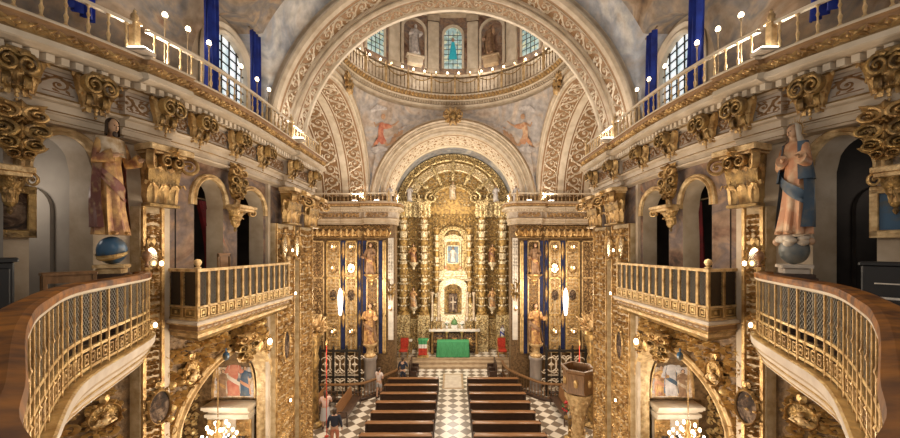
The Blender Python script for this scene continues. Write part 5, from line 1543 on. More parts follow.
# ---- the great altarpiece
AY = 25.4
t = thing('altarpiece', 'towering golden baroque altarpiece filling the chancel end', 'altarpiece', (0, AY, .507), PI); t.scale = (1.09,1,1.03)
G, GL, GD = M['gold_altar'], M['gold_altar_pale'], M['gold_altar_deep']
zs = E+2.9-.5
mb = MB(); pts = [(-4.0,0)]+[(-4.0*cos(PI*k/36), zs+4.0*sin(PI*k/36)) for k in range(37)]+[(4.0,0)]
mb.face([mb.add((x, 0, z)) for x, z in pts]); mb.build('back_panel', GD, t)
mb = MB()
damask(mb, -3.95, 3.95, 2.3, 10.0, lambda s, tt, h: (s, h, tt), 0, .27, .14)
mb.build('carving', G, t)
# concentric arches of the semicircular top
for q, (r0, r1, y, m) in enumerate(((3.45,3.98,.30,G),(2.75,3.35,.16,GL),(1.55,1.85,.25,G))):
    mb = MB(); rc = (r0+r1)/2
    pr = [(r1,0),(r1,y),(r1-.07,y+.06),(r1-.14,y),(r0+.14,y),(r0+.07,y+.06),(r0,y),(r0,0)]
    mb.grid(lambda i, j: (-pr[j][0]*cos(PI*i/48), pr[j][1], zs+pr[j][0]*sin(PI*i/48)), 49, len(pr))
    rinceau(mb, .05, rc*PI-.05, -(r1-r0)*.36, (r1-r0)*.36, lambda s, tt, h: (-(rc+tt)*cos(s/rc), y+h, zs+(rc+tt)*sin(s/rc)), 0, .10, per=1.2, lw=.10)
    mb.build('arch_band', m, t)
mb = MB()
damask(mb, -2.7, 2.7, zs+.1, zs+2.7, lambda s, tt, h: (s, .02+h, tt), 0, .32, .16, inside=lambda x, z: 1.9 < math.hypot(x, z-zs) < 2.75)
for sgn in (-1, 1):
    m2 = MB(); damask(m2, min(sgn*.45, sgn*1.5), max(sgn*.45, sgn*1.5), zs+.1, zs+1.5, lambda s, tt, h: (s, .02+h, tt), 0, .28, .16, sym=False, inside=lambda x, z: math.hypot(x, z-zs) < 1.52); m2.build('carving', GL, t)
mb.build('carved_pattern', GL, t)
for k in range(7):    # ribs
    a = PI*(k+.5)/7
    mb = MB(); e = Vector((-cos(a), 0, sin(a))); mb.tube([Vector((0,.25,zs))+e*1.85, Vector((0,.38,zs))+e*2.5, Vector((0,.35,zs))+e*3.4], [.10,.14,.12], 6)
    mb.ell(Vector((0,.38,zs))+e*2.4, (.2,.16,.2), 8, 6); mb.build('rib', G, t)
# columns
for x, r, z0, z1, yy in ((3.42,.27,2.6,10.1,.55),(1.98,.25,2.6,10.1,.70),(1.12,.15,3.4,8.9,.55)):
    for s in (-1, 1):
        mb = MB(); H = z1-z0
        pr = [(1.5,0),(1.5,.02),(1.1,.03),(1.3,.05),(.8,.09),(.95,.14),(1.15,.24),(.9,.3),(.7,.34),(1.1,.36),(1.2,.42),(1.1,.48),(.7,.5),(.6,.56),(.95,.64),(1.05,.72),(.7,.76),(.9,.8),(.8,.88),(.75,.9),(1.1,.93),(1.4,.97),(1.5,1)]
        mb.lathe([(r*a, z0+H*b) for a, b in pr], (s*x, yy, 0), 12, 1)
        for ring in range(int(H/.55)):
            for k in range(5):
                a = PI*(k+.5*(ring % 2))/4.5; z = z0+.3+ring*.53
                acanthus(mb, (s*x+r*.8*cos(a), yy+r*.8*sin(a), z), (cos(a), sin(a), 0), (0,0,1), (-sin(a), cos(a), 0), r*1.15, .46, r*.95)
        mb.build('column', [GL, GD], t)
        mb = MB(); mb.bbox(s*x-r*1.7, s*x+r*1.7, 0, yy+r*1.6, .0, z0, .03)
        damask(mb, s*x-r*1.5, s*x+r*1.5, .5, z0-.2, lambda a, b, h: (a, yy+r*1.6+h, b), 0, .28, .08); mb.build('column_pedestal', G, t)
# entablature, two halves
for sgn in (-1, 1):
    mb = MB()
    for z0, z1, e in ((10.1,10.22,.0),(10.22,10.5,-.06),(10.5,10.58,.08),(10.58,10.68,.16),(10.68,10.76,.22)):
        for a, b, y in ((1.55,2.35,1.0),(2.35,3.0,.4),(3.0,3.85,.85)):
            x0, x1 = sorted((sgn*(a-e*.3), sgn*(b+e*.3))); mb.bbox(x0, x1, 0, y+e, z0, z1, .01)
    for k in range(9):
        x = sgn*(1.65+.26*k); yy = 1.02 if k < 3 else (.45 if k < 5 else .9)
        acanthus(mb, (x, yy, 9.7), (0,1,0), (0,0,1), (1,0,0), .3, .62, .25); acanthus(mb, (x, yy, 10.3), (0,1,0), (0,0,1), (1,0,0), .26, .42, .2)
    mb.build('entablature', G, t)
for x in (.98, 1.42):
    for s in (-1, 1):
        mb = MB(); mb.lathe([(.12,2.2),(.12,2.35),(.07,2.42),(.09,2.9),(.065,3.9),(.10,4.05),(.13,4.15),(.13,4.25)], (s*x,.85,0), 10); mb.build('small_column', M['robe_white'], t)
for s in (-1,1):      # broken pediment scrolls above the entablature
    mb = MB(); volute(mb, (s*1.5,.5,11.1), (s,0,0), (0,0,1), (0,1,0), .42, .35, 1.4, 0, PI/2, -1); volute(mb, (s*2.7,.4,11.15), (s,0,0), (0,0,1), (0,1,0), .36, .3, 1.4, 0, PI/2, 1); mb.build('pediment_scroll', G, t)
# central shrine
mb = MB(); mb.bbox(-1.0,1.0,0,.45,5.0,5.35,.02); mb.bbox(-1.15,1.15,0,.55,5.35,5.5,.02); mb.bbox(-.95,.95,0,.35,5.5,5.75,.02); mb.build('shrine_base', GL, t)
mb = MB()
pr = [(.62,.2),(.62,.5),(.74,.56),(.84,.5),(.92,.56),(1.0,.5),(1.0,.0)]
path = arched(1.0, 2.6, 3.25, 14)
mb.grid(lambda i, j: (path[i][0]*pr[j][0], pr[j][1], 5.75+path[i][1]*(.8+.2*pr[j][0]) if path[i][1] else 5.75), len(path), len(pr)); mb.build('shrine_arch', G, t)
mb = MB(); mb.face([mb.add((x*.64, .18, 5.75+z*.9)) for x, z in path]); mb.build('shrine_recess', M['gold_dark'], t)
for s in (-1,1):
    mb = MB(); mb.lathe([(.10,5.75),(.10,5.85),(.06,5.9),(.075,6.5),(.055,7.6),(.10,7.8),(.11,7.9)], (s*.52,.5,0), 8); mb.build('shrine_column', GL, t)
mb = MB(); mb.bbox(-.62,.62,.2,.62,7.9,8.02,.01); mb.bbox(-.68,.68,.2,.66,8.02,8.1,.01)
for k in range(9): acanthus(mb, (-.6+.15*k,.5,8.05), (0,1,0), (0,0,1), (1,0,0), .2, .42-.05*abs(k-4), .12)
mb.build('shrine_canopy', GL, t)
for s in (-1,1):
    mb = MB(); mb.bbox(s*.5-.16, s*.5+.16, .25, .5, 5.78, 5.95, .02); mb.ell((s*.5,.6,6.0), (.09,.07,.14), 8, 6); mb.build('cushion', M['robe_pink'], t)
# predella and central tabernacle
mb = MB(); mb.bbox(-3.95,3.95,0,.35,0,2.1,.03)
for k in range(26):
    x = -3.75+7.5*k/25
    leaf(mb, (x, 1.25), PI/2, .55, .28, .1, lambda a, b, h: (a, .35+h, b)); leaf(mb, (x, 1.2), -PI/2, .5, .26, .1, lambda a, b, h: (a, .35+h, b))
for z in (.1, .7, 1.9, 2.1): mb.bbox(-3.97,3.97,0,.45,z,z+.1,.01)
mb.build('predella', G, t)
mb = MB(); mb.bbox(-.85,.85,.1,.9,1.6,2.6,.03)
mb.grid(lambda i, j: (path[i][0]*(.95,.95,.6,.6)[j], (.3,.75,.8,.3)[j], 2.6+path[i][1]*(.8,.8,.68,.68)[j]), len(path), 4)
for k in range(11):
    a = PI*k/10; acanthus(mb, (.75*cos(a),.6,4.4+.45*sin(a)), (cos(a),.4,0), (cos(a)*.5,0,1), (0,1,0) if abs(cos(a)) > .8 else (1,0,0), .26, .55, .25)
mb.build('tabernacle', GL, t)
mb = MB(); mb.bbox(-.3,.3,.5,.62,2.75,4.1,.02); mb.build('tabernacle_door', M['paint_dark'], t)
mb = MB(); mb.bbox(-.035,.035,.64,.70,2.9,3.9,.01); mb.bbox(-.22,.22,.64,.70,3.45,3.52,.01); mb.build('cross', M['robe_white'], t)
# statues and paintings on the altarpiece (things of their own)
def astat(label, x, y, z, H, robe, mantle=None, pose='chest'):
    s = thing('altarpiece_statue', label, 'statue', (x*1.09, AY-y-.28, .507+z*1.03), PI, 'statues of the golden altarpiece')
    draped(s, H, M[robe], M[mantle] if mantle else None, M['skin_paint'], M['hair'], seg=14, pose=pose, face=False, hands=False, k=7)
astat('pale statue in the top centre of the golden altarpiece', 0, .35, 10.95, 1.35, 'robe_white', 'veil')
astat('pale statue on the entablature at the left of the golden altarpiece', -2.95, .5, 10.77, 1.2, 'statue_stone', None, 'offer')
astat('pale statue on the entablature at the right of the golden altarpiece', 2.95, .5, 10.77, 1.2, 'statue_stone', None, 'raise')
astat('white statue inside the central shrine of the golden altarpiece', 0, .38, 6.4, 1.1, 'white_cloth', 'statue_stone', 'chest')
astat('gilt statue between the left columns of the golden altarpiece, upper', -2.7, .55, 6.4, 1.35, 'robe_gold', 'robe_red', 'hold')
astat('gilt statue between the right columns of the golden altarpiece, upper', 2.7, .55, 6.4, 1.35, 'robe_gold', 'robe_red', 'offer')
astat('gilt statue between the left columns of the golden altarpiece, lower', -2.7, .55, 3.2, 1.4, 'robe_gold', 'robe_white', 'offer')
astat('gilt statue between the right columns of the golden altarpiece, lower', 2.7, .55, 3.2, 1.4, 'robe_gold', 'robe_white', 'hold')
for s in (-1,1):
    for z in (6.3, 3.1):
        mb = MB(); mb.lathe([(.03,-.5),(.1,-.42),(.08,-.3),(.22,-.1),(.3,0),(.3,.08),(.001,.09)], (s*2.7,.66,z), 12); mb.build('statue_bracket', GL, t)
for k in range(2):
    s = (-1,1)[k]
    mb = MB(); mb.bbox(-.28,.28,.0,.08,0,.5,.02)
mb = MB(); mb.bbox(-.55,.55,0,.04,0,.9,.01)
p = thing('shrine_painting', 'small framed white and blue image in the altarpiece shrine', 'painting', (0, AY-.30, .507+6.5), PI)
mb = MB(); mb.bbox(-.42,.42,0,.03,0,1.3,.01); mb.build('canvas', M['globe_blue'], p)
mb = MB()
for b in ((-.47,-.40,0,.07,-.05,1.35),(.40,.47,0,.07,-.05,1.35),(-.47,.47,0,.07,-.05,.02),(-.47,.47,0,.07,1.28,1.35)): mb.bbox(*b, .01)
mb.build('frame', GL, p)

# ---- high altar table in front of the altarpiece, and the green-clothed altar
t = thing('high_altar_table', 'white marble high altar table against the golden altarpiece', 'altar', (.1, 23.96, .507))
mb = MB(); mb.bbox(-1.85,1.85,-.22,.22,1.62,1.76,.02); mb.build('top', M['white_marble'], t)
for x in (-1.6,-.55,.55,1.6):
    mb = MB(); mb.lathe([(.14,0),(.14,.1),(.09,.14),(.1,.7),(.075,1.4),(.13,1.52),(.14,1.62)], (x,-.08,0), 10); mb.build('column', M['gold'], t)
mb = MB(); mb.bbox(-1.7,1.7,.06,.2,0,1.62,.02); mb.build('back_panel', M['paint_dark'], t)
mb = MB()
for x in (-1.07,0,1.07): flower(mb, (x,.85), .34, .1, lambda a, b, h: (a, .05-h, b)); damask(mb, x-.42, x+.42, .15, 1.5, lambda a, b, h: (a, .05-h, b), 0, .25, .06)
mb.bbox(-1.5,1.5,.0,.06,.78,.92,.01); mb.build('panel_pattern', M['gold'], t)
t = thing('green_altar', 'altar table under a green cloth at the centre of the altar platform', 'altar', (.0, 23.32, .507))
mb = MB(); mb.bbox(-1.05,1.05,-.26,.26,0,1.06,.02); mb.build('table', M['wood'], t)
mb = MB()
HD, HD2 = .32, .64
def GP(i, j):
    per = []
    s = i/64*(HD2*2+2.24); 
    if s < HD2: x, y, nx, ny = -1.12, HD-s, -1, 0
    elif s < HD2+2.24: x, y, nx, ny = -1.12+(s-HD2), -HD, 0, -1
    else: x, y, nx, ny = 1.12, -HD+(s-HD2-2.24), 1, 0
    k = j/5; off = .03*k*sin(s*14)+.05*k
    return (x+nx*off, y+ny*off, 1.09-1.06*k)
mb.grid(GP, 65, 6); mb.face([mb.add(q) for q in ((-1.12,-HD,1.09),(1.12,-HD,1.09),(1.12,HD,1.09),(-1.12,HD,1.09))]); mb.build('cloth', M['green'], t)
# things on the high altar
def candlestick(x, label):
    c = thing('candlestick', label, 'candlestick', (x, 23.96, 2.27), 0, 'candlesticks on the high altar')
    mb = MB(); mb.lathe([(.09,0),(.09,.03),(.03,.07),(.045,.2),(.025,.3),(.03,.5),(.06,.56)], n=9); mb.build('stick', M['gold'], c)
    mb = MB(); mb.lathe([(.022,.56),(.022,.86),(.004,.87)], n=7); mb.build('candle', M['white_cloth'], c)
for k, x in enumerate((-1.55,-1.2,-.85,.95,1.3,1.65)):
    candlestick(x, 'gilt candlestick with a white candle on the high altar, %s' % ('outer left','middle left','inner left','inner right','middle right','outer right')[k])
def bouquet(x, y, z, label, m, r=.2, n=26, vase=True, group=None):
    c = thing('flower_bouquet', label, 'flowers', (x, y, z), 0, group)
    mb = MB(); mb.lathe([(.07,0),(.09,.08),(.10,.16),(.06,.24),(.08,.27),(.001,.26)], n=10); mb.build('vase', M['white_marble'], c)
    mb = MB()
    for k in range(n):
        a = rng.uniform(0,2*PI); e = rng.uniform(-.1,1.5); o = Vector((cos(a)*cos(e), sin(a)*cos(e), sin(e)*1.1))
        mb.ell(Vector((0,0,.38))+o*r*rng.uniform(.7,1.05), (.05,.05,.045), 6, 4)
    mb.build('blossom', M[m], c)
    mb = MB()
    for k in range(18):
        a = rng.uniform(0,2*PI); o = Vector((cos(a),sin(a),0)); acanthus(mb, o*.03+Vector((0,0,.22)), o, (o*.5+Vector((0,0,.8))).normalized(), (-o.y,o.x,0), .08, r*1.2, r*.6)
    mb.build('foliage', M['leaf_green'], c)
bouquet(-.45, 23.96, 2.27, 'white flower bouquet left of the tabernacle on the high altar', 'petal_white', .16)
bouquet(.66, 23.96, 2.27, 'white flower bouquet right of the tabernacle on the high altar', 'petal_white', .16)
c = thing('domed_tabernacle', 'small white and green domed tabernacle at the middle of the high altar', 'tabernacle', (.1, 23.97, 2.27))
mb = MB(); mb.bbox(-.22,.22,-.15,.15,0,.35,.02); mb.build('body', M['white_marble'], c)
mb = MB(); mb.lathe([(.25,.35),(.25,.40),(.22,.42),(.20,.56),(.12,.68),(.04,.74),(.03,.82),(.002,.86)], n=12); mb.build('dome', M['leaf_green'], c)
t = thing('lectern', 'gilt lectern draped in green, white and red at the left of the altar steps', 'lectern', (-2.1, 23.15, .507), 0)
mb = MB(); mb.bbox(-.38,.38,-.25,.25,0,.12,.02)
for s in (-1,1): mb.lathe([(.07,.12),(.05,.2),(.06,.5),(.04,.8),(.06,1.1)], (s*.28,0,0), 8)
mb.bbox(-.4,.4,-.25,.25,1.1,1.2,.02); mb.build('stand', M['gold_light'], t)
for nm, z0, z1, m in (('green_cloth',.95,1.25,'green'),('white_cloth',.68,.95,'white_cloth'),('red_cloth',.2,.68,'red_bright')):
    mb = MB(); mb.grid(lambda i, j: (-.3+.6*i/14, -.28-.015*sin(i*1.3), z0+(z1-z0)*j), 15, 2)
    if z1 > 1.2: mb.bbox(-.36,.36,-.28,.27,1.2,1.25,.01)
    mb.build(nm, M[m], t)
s = thing('blue_white_statuette', 'blue and white robed statuette on a stand right of the high altar', 'statue', (3.62, 24.02, 1.55), PI)
draped(s, .95, M['white_cloth'], M['blue'], M['skin_paint'], None, seg=14, veil=M['blue'], face=False, hands=False)
t = thing('statuette_stand', 'gilt stand under the blue and white statuette', 'stand', (3.62, 24.02, .507))
mb = MB(); mb.lathe([(.25,0),(.25,.06),(.12,.12),(.09,.5),(.13,.8),(.26,.98),(.26,1.04),(.001,1.04)], n=12); mb.build('body', M['gold'], t)
t = thing('credence_table', 'small white-topped gilt side table left of the high altar', 'table', (-3.4, 23.88, .507))
mb = MB(); mb.bbox(-.45,.45,-.25,.25,.92,1.0,.02); mb.build('top', M['white_marble'], t)
for x in (-.38,.38):
    for y in (-.18,.18):
        mb = MB(); mb.lathe([(.04,0),(.03,.1),(.05,.5),(.03,.8),(.05,.92)], (x,y,0), 8); mb.build('leg', M['gold'], t)
# ================================================================== NEAR STATUES, FURNITURE, PEOPLE
# ---- two large statues on globes
for sg, sd in SIDES:
    X, Y = 5.0, 4.84
    t = thing('statue_pedestal', 'moulded dark pedestal under the large statue by the %s choir arch' % sd, 'pedestal', (sg*X, Y, E-1.26), sg*PI*.32)
    mb = MB(); mb.bbox(-.15,.15,-.15,.15,0,.78,.02)
    for z0, z1, e in ((0,.08,.04),(.78,.82,.02),(.82,.87,.05),(.87,.92,.03)): mb.bbox(-.15-e,.15+e,-.15-e,.15+e,z0,z1,.01)
    mb.build('shaft', M['pew'], t)
    mb = MB(); mb.bbox(-.14,.14,-.14,.14,.92,1.0,.015); mb.bbox(-.17,.17,-.17,.17,1.0,1.05,.01); mb.build('top_block', M['gold_soft'] if sg < 0 else M['ledge'], t)
    zb = E-1.26+1.05
    t = thing('globe', 'blue painted globe with a gilt band under the left statue' if sg < 0 else 'slate grey globe wreathed in clouds under the right statue', 'globe', (sg*X, Y, zb), 0)
    mb = MB(); mb.ell((0,0,.205), (.165,.165,.205), 24, 14); mb.build('ball', M['globe_blue'] if sg < 0 else M['globe_grey'], t)
    if sg < 0:
        mb = MB(); n = 28; mb.grid(lambda i, j: ((.168+.01*(j%2))*cos(2*PI*i/n)*cos(-.5+.12*j), (.168+.01*(j%2))*sin(2*PI*i/n)*cos(-.5+.12*j), .205+.215*sin(-.5+.12*j)+.05*sin(2*PI*i/n)), n+1, 4); mb.build('band', M['gold_light'], t)
    else:
        mb = MB()
        for k in range(18):
            a = rng.uniform(0, 2*PI); r = .14; mb.ell((r*cos(a), r*sin(a), .34+rng.uniform(-.04,.05)), (.065,.065,.05), 9, 6)
        mb.build('cloud_wreath', M['veil'], t)
        for a in (-1.2, 2.2):
            mb = MB(); mb.ell((.18*cos(a), .18*sin(a), .33), (.05,.05,.055), 9, 7); mb.build('cherub_head', M['skin_paint'], t)
    # the statue itself, looking into the nave
    rot = -1.75 if sg < 0 else 1.6
    if sg < 0:
        s = thing('saint_statue', 'bearded dark-haired saint statue in gold robes standing on the blue globe', 'statue', (sg*X, Y, zb+.43), rot)
        draped(s, 1.62, M['robe_gold'], M['robe_red'], M['skin_paint'], M['hair'], lean=.03, pose='offer', seg=40, beard=True, k=8)
        mb = MB()
        def CP_(i, j):
            a = -PI*.15+PI*1.3*i/16; f = .815-.15*j/5; r = .125+.03*j/5
            return (1.62*(r*1.08*cos(a))+.03, 1.62*.088*(1+.25*j/5)*sin(a), 1.62*f)
        mb.grid(CP_, 17, 6); mb.build('shoulder_cape', M['robe_white'], s)
        s.scale = (.75,.75,1.06)
    else:
        s = thing('virgin_statue', 'veiled statue of a woman in terracotta robe and dark blue mantle on the grey globe', 'statue', (sg*X, Y, zb+.44), rot)
        draped(s, 1.62, M['robe_pink'], M['robe_blue'], M['skin_paint'], None, lean=-.03, pose='offer', seg=40, veil=M['veil'], k=8, halo=True)
        mb = MB()
        def CB_(i, j):
            a = PI*.72+PI*1.60*i/18; f = .818-.34*j/6; r = .118+.055*j/6+.006*sin(5*a)
            return (1.62*(r*1.1*cos(a))-.03, 1.62*(.086+.05*j/6)*sin(a), 1.62*f)
        mb.grid(CB_, 19, 7); mb.build('shoulder_mantle', M['robe_blue'], s)
        s.scale = (.75,.75,1.0)
# ---- loft furniture
for sg, sd in SIDES:
    t = thing('picture_frame', 'dark picture in a gilt frame on the wall of the %s choir loft' % sd, 'painting', (sg*5.78, 4.12, E+.18), wrot(sg, 4.12))
    mb = MB()
    for b in ((-.36,-.28,0,.07,0,.62),(.28,.36,0,.07,0,.62),(-.36,.36,0,.07,-.02,.08),(-.36,.36,0,.07,.56,.66)): mb.bbox(*b, .012)
    mb.build('frame', M['gold_dark'] if sg < 0 else M['gold_soft'], t)
    mb = MB(); mb.bbox(-.29,.29,.0,.03,.05,.58,.004); mb.build('canvas', M['paint_dark'] if sg < 0 else M['globe_blue'], t)
t = thing('black_cabinet', 'black panelled cabinet at the far left edge of the choir loft', 'cabinet', (-5.62, 3.72, E-1.26), wrot(-1, 4.0))
mb = MB(); mb.bbox(-.40,.40,0,.35,0,1.12,.015); mb.bbox(-.43,.43,0,.38,1.12,1.17,.01); mb.build('body', M['black'], t)
for s in (-1,1):
    mb = MB(); mb.bbox(s*.2-.17,s*.2+.17,.35,.375,.1,1.05,.01); d_ = mb.build('door', M['black'], t)
    mb = MB(); mb.ell((s*.06,.39,.6), (.015,.015,.015), 6, 4); mb.build('knob', M['bronze'], d_)
t = thing('black_piano', 'black upright piano at the far right of the choir loft', 'piano', (5.5, 3.72, E-1.26), wrot(1, 4.0))
mb = MB(); mb.bbox(-.55,.55,0,.32,0,1.08,.015); mb.bbox(-.57,.57,0,.34,1.08,1.12,.01); mb.build('body', M['black'], t)
mb = MB(); mb.bbox(-.53,.53,.32,.52,.58,.70,.015); mb.build('key_bed', M['black'], t)
mb = MB(); mb.bbox(-.48,.48,.34,.50,.70,.715,.004); mb.build('keyboard', M['white_cloth'], t)
mb = MB(); mb.bbox(-.45,.45,.32,.335,.86,.875,.003); mb.build('silver_strip', M['white_marble'], t)
t = thing('wooden_stand', 'brown wooden table frame under the left choir arch', 'table', (-4.98, 4.28, E-1.26), wrot(-1, 4.3))
mb = MB(); mb.bbox(-.24,.24,-.10,.12,.94,.98,.01); mb.build('top', M['wood'], t)
for x in (-.21,.21):
    for y in (-.08,.09):
        mb = MB(); mb.bbox(x-.02,x+.02,y-.02,y+.02,0,.94,.004); mb.build('leg', M['wood'], t)
mb = MB(); mb.bbox(-.2,.2,-.01,.02,.5,.54,.004); mb.build('stretcher', M['wood'], t)
mb = MB(); mb.bbox(-.2,.2,.08,.1,.84,.94,.004); mb.build('apron', M['wood'], t)
# tribune furniture: tilted wooden chair frame on the left, red curtains
t = thing('wooden_chair', 'wooden chair with its back frame tilted behind the left tribune balcony rail', 'chair', (-4.60, 6.85, E-1.195), -PI/2); t.scale = (.85,.85,1)
mb = MB(); mb.bbox(-.22,.22,-.2,.2,.44,.48,.01); mb.build('seat', M['wood'], t)
for x in (-.2,.2):
    for y in (-.18,.18):
        mb = MB(); mb.bbox(x-.02,x+.02,y-.02,y+.02,0,.44 if y > 0 else 1.12,.004); mb.build('leg', M['wood'], t)
mb = MB()
for z in (.62,1.06): mb.bbox(-.22,.22,-.2,-.16,z,z+.07,.006)
mb.bbox(-.14,.14,-.19,-.17,.68,1.07,.004)
mb.build('backrest', M['pew_top'], t)
for sg, sd in SIDES:
    d0 = (O2[1]+O3[0])/2; x0 = Xc(d0)+1.0
    t = thing('red_curtain', 'dark crimson curtain drawn aside inside the %s tribune' % sd, 'curtain', (sg*x0, d0-.02, E-1.28), sg*PI/2)
    mb = MB(); mb.grid(lambda i, j: (-.30+.6*(i/24)*(1-.35*sin(PI*min(1, j/8))) + .1*j/8, .06*sin(i*1.6), 2.3*j/8), 25, 9); mb.build('cloth', M['red'], t)
    mb = MB(); mb.tube([(-.5,0,2.34),(.7,0,2.34)], .018, 6); mb.build('rod', M['bronze'], t)
# ---- pews
def pew_proto(L):
    t = thing('church_pew', 'x', 'pew')
    mb = MB(); mb.grid(lambda i, j: ((0,L)[i], (.0,.06,.10,.14,.10,.04)[j], (.30,.31,.86,.87,.28,.28)[j]), 2, 6, 0, closev=True)
    mb.bbox(0, L, .03, .09, .08, .40, .008); mb.build('backrest', M['pew'], t)
    mb = MB(); mb.bbox(-.02, L+.02, -.10, .14, .87, .905, .01); mb.build('top_rail', M['pew_top'], t)
    mb = MB(); mb.bbox(.03, L-.03, .10, .52, .40, .45, .012); mb.build('seat', M['pew_top'], t)
    mb = MB(); mb.bbox(.06, L-.06, -.34, -.16, .16, .21, .01); mb.build('kneeler', M['pew_top'], t)
    for x in (0, L):
        mb = MB()
        pts = [(.0,0),(.5,0),(.54,.40),(.50,.60),(.44,.64),(.30,.60),(.20,.70),(.16,.92),(.02,.92),(-.02,.4)]
        for xx in (x-.03, x+.03): mb.face([mb.add((xx, a, b)) for a, b in pts])
        mb.grid(lambda i, j: (x+(-.03,.03)[j], *pts[i % len(pts)]), len(pts)+1, 2); mb.build('end_panel', M['pew'], t)
    return t
pw = pew_proto(2.78); ff = True
PYS = (18.3, 17.4, 16.4, 15.45, 14.5, 13.6, 12.7)
for sg, sd in SIDES:
    for k, y in enumerate(PYS):
        lab = 'dark wooden pew in the %s block, %s from the altar' % (sd, 'front row' if k == 0 else ORD[k]+' row')
        if k == 0: lab = 'dark wooden pew in the front row of the %s block' % sd
        L = (.82 if sg > 0 else -3.60, y, 0)
        if ff: pw.location = L; pw['label'] = lab; pw['group'] = 'rows of church pews'; ff = False
        else: copytree(pw, None, lab, 'rows of church pews', L)
def bench(label, x, y, rot, L=2.4):
    t = thing('wooden_bench', label, 'bench', (x, y, 0), rot, 'side benches of the crossing')
    mb = MB(); mb.bbox(-L/2,L/2,0,.44,.40,.45,.012); mb.build('seat', M['pew'], t)
    mb = MB(); mb.grid(lambda i, j: ((-L/2,L/2)[i], (-.04,.0,-.08,-.12)[j], (.42,.42,.95,.95)[j]), 2, 4, closev=True); mb.build('backrest', M['pew_top'], t)
    for xx in (-L/2+.05, L/2-.05):
        for yy in (.02,.40):
            mb = MB(); mb.bbox(xx-.035,xx+.035,yy-.03,yy+.03,0,.40,.006); mb.build('leg', M['pew'], t)
        mb = MB(); mb.bbox(xx-.03,xx+.03,.0,.42,.62,.67,.008); mb.bbox(xx-.025,xx+.025,.36,.41,.45,.62,.005); mb.build('armrest', M['pew'], t)
bench('dark wooden bench left of the left pews, nearer the grille', -6.5, 16.25, -PI/2, 1.8)
bench('dark wooden bench left of the left pews, nearer the aisle', -5.2, 16.0, -PI/2, 2.2)
bench('dark wooden bench right of the right pews, nearer the aisle', 5.45, 16.0, PI/2, 2.2)
bench('dark wooden bench right of the right pews, nearer the grille', 6.5, 16.25, PI/2, 1.8)
# ---- pulpit on the right crossing pier and its twin stand on the left
t = thing('pulpit', 'brown wooden pulpit on a gilt carved base beside the right crossing pier', 'pulpit', (4.4, 11.6, 0), PI/2)
mb = MB(); mb.lathe([(.50,3.05),(.56,3.1),(.52,3.16),(.52,3.75),(.60,3.82),(.60,3.9),(.50,3.9),(.46,3.3),(.001,3.28)], n=6); mb.build('body', M['wood'], t)
mb = MB(); mb.lathe([(.42,0),(.42,.12),(.22,.25),(.18,1.2),(.24,1.5),(.18,1.8),(.3,2.5),(.48,2.9),(.5,3.05)], n=12)
for ring in range(4):
    for k in range(8):
        a = 2*PI*(k+.5*(ring % 2))/8; r = (.2,.2,.2,.32)[ring]
        acanthus(mb, (r*cos(a), r*sin(a), .5+ring*.62), (cos(a), sin(a), 0), (0,0,1), (-sin(a), cos(a), 0), .2, .55, .16)
mb.build('base', M['gold_soft'], t)
mb = MB(); 
for k in range(6):
    a = 2*PI*(k+.5)/6; mb.ell((.46*cos(a), .46*sin(a), 3.45), (.08,.08,.16), 8, 6)
mb.build('panel_boss', M['gold'], t)
bouquet(4.95, 14.0, .9, 'red and green flower arrangement on a stand beside the right benches', 'petal_red', .3, 40)
t = thing('flower_stand', 'gilt stand carrying the red flowers beside the right benches', 'stand', (4.95, 14.0, 0))
mb = MB(); mb.lathe([(.24,0),(.24,.05),(.08,.12),(.06,.6),(.10,.75),(.24,.86),(.24,.9),(.001,.9)], n=12); mb.build('body', M['gold_dark'], t)
# gilded armchairs flanking the platform
def armchair(label, x, y, rot):
    t = thing('armchair', label, 'chair', (x, y, .507), PI)
    mb = MB(); mb.bbox(-.3,.3,-.28,.28,.40,.52,.03); mb.build('seat', M['red_bright'], t)
    mb = MB(); mb.bbox(-.28,.28,-.32,-.25,.55,1.25,.03); mb.build('backrest', M['red_bright'], t)
    mb = MB(); mb.bbox(-.33,.33,-.35,-.28,.50,1.34,.02); mb.build('back_frame', M['gold'], t)
    for sx in (-1,1):
        mb = MB(); mb.tube([(sx*.31,-.28,.78),(sx*.33,.05,.78),(sx*.33,.26,.74),(sx*.31,.26,.45)], .03, 7); mb.build('armrest', M['gold'], t)
        for sy in (-1,1):
            mb = MB(); mb.tube([(sx*.28,sy*.26,.40),(sx*.30,sy*.28,.2),(sx*.27,sy*.27,0)], [.035,.03,.028], 7); mb.build('leg', M['gold'], t)
armchair('gilt armchair with bright red cushions left of the altar steps', -3.45, 23.2, 0)
armchair('gilt armchair with bright red cushions right of the altar steps', 3.45, 23.2, 0)
# dark choir stalls beside the platform
def stall(label, x, y, rot, n=2):
    for k in range(n):
        t = thing('choir_stall', label % (('nearer the altar steps','nearer the pews')[k]), 'chair', (x, y-k*.75, 0), rot, 'dark stalls by the chancel piers')
        mb = MB(); mb.bbox(-.30,.30,0,.42,.40,.46,.02); mb.build('seat', M['pew'], t)
        mb = MB(); mb.bbox(-.32,.32,-.06,0,.3,1.15,.02); mb.lathe([(.30,0),(.30,.03),(.001,.04)], (0,-.03,1.15), 12, sy=.1); mb.build('backrest', M['pew'], t)
        for xx in (-.31,.31):
            mb = MB(); mb.bbox(xx-.025,xx+.025,-.04,.40,0,.72,.01); mb.build('side_panel', M['pew'], t)
stall('dark wooden stall at the right chancel pier, %s', 2.6, 20.9, PI/2)
stall('dark wooden stall at the left chancel pier, %s', -2.6, 20.9, -PI/2)

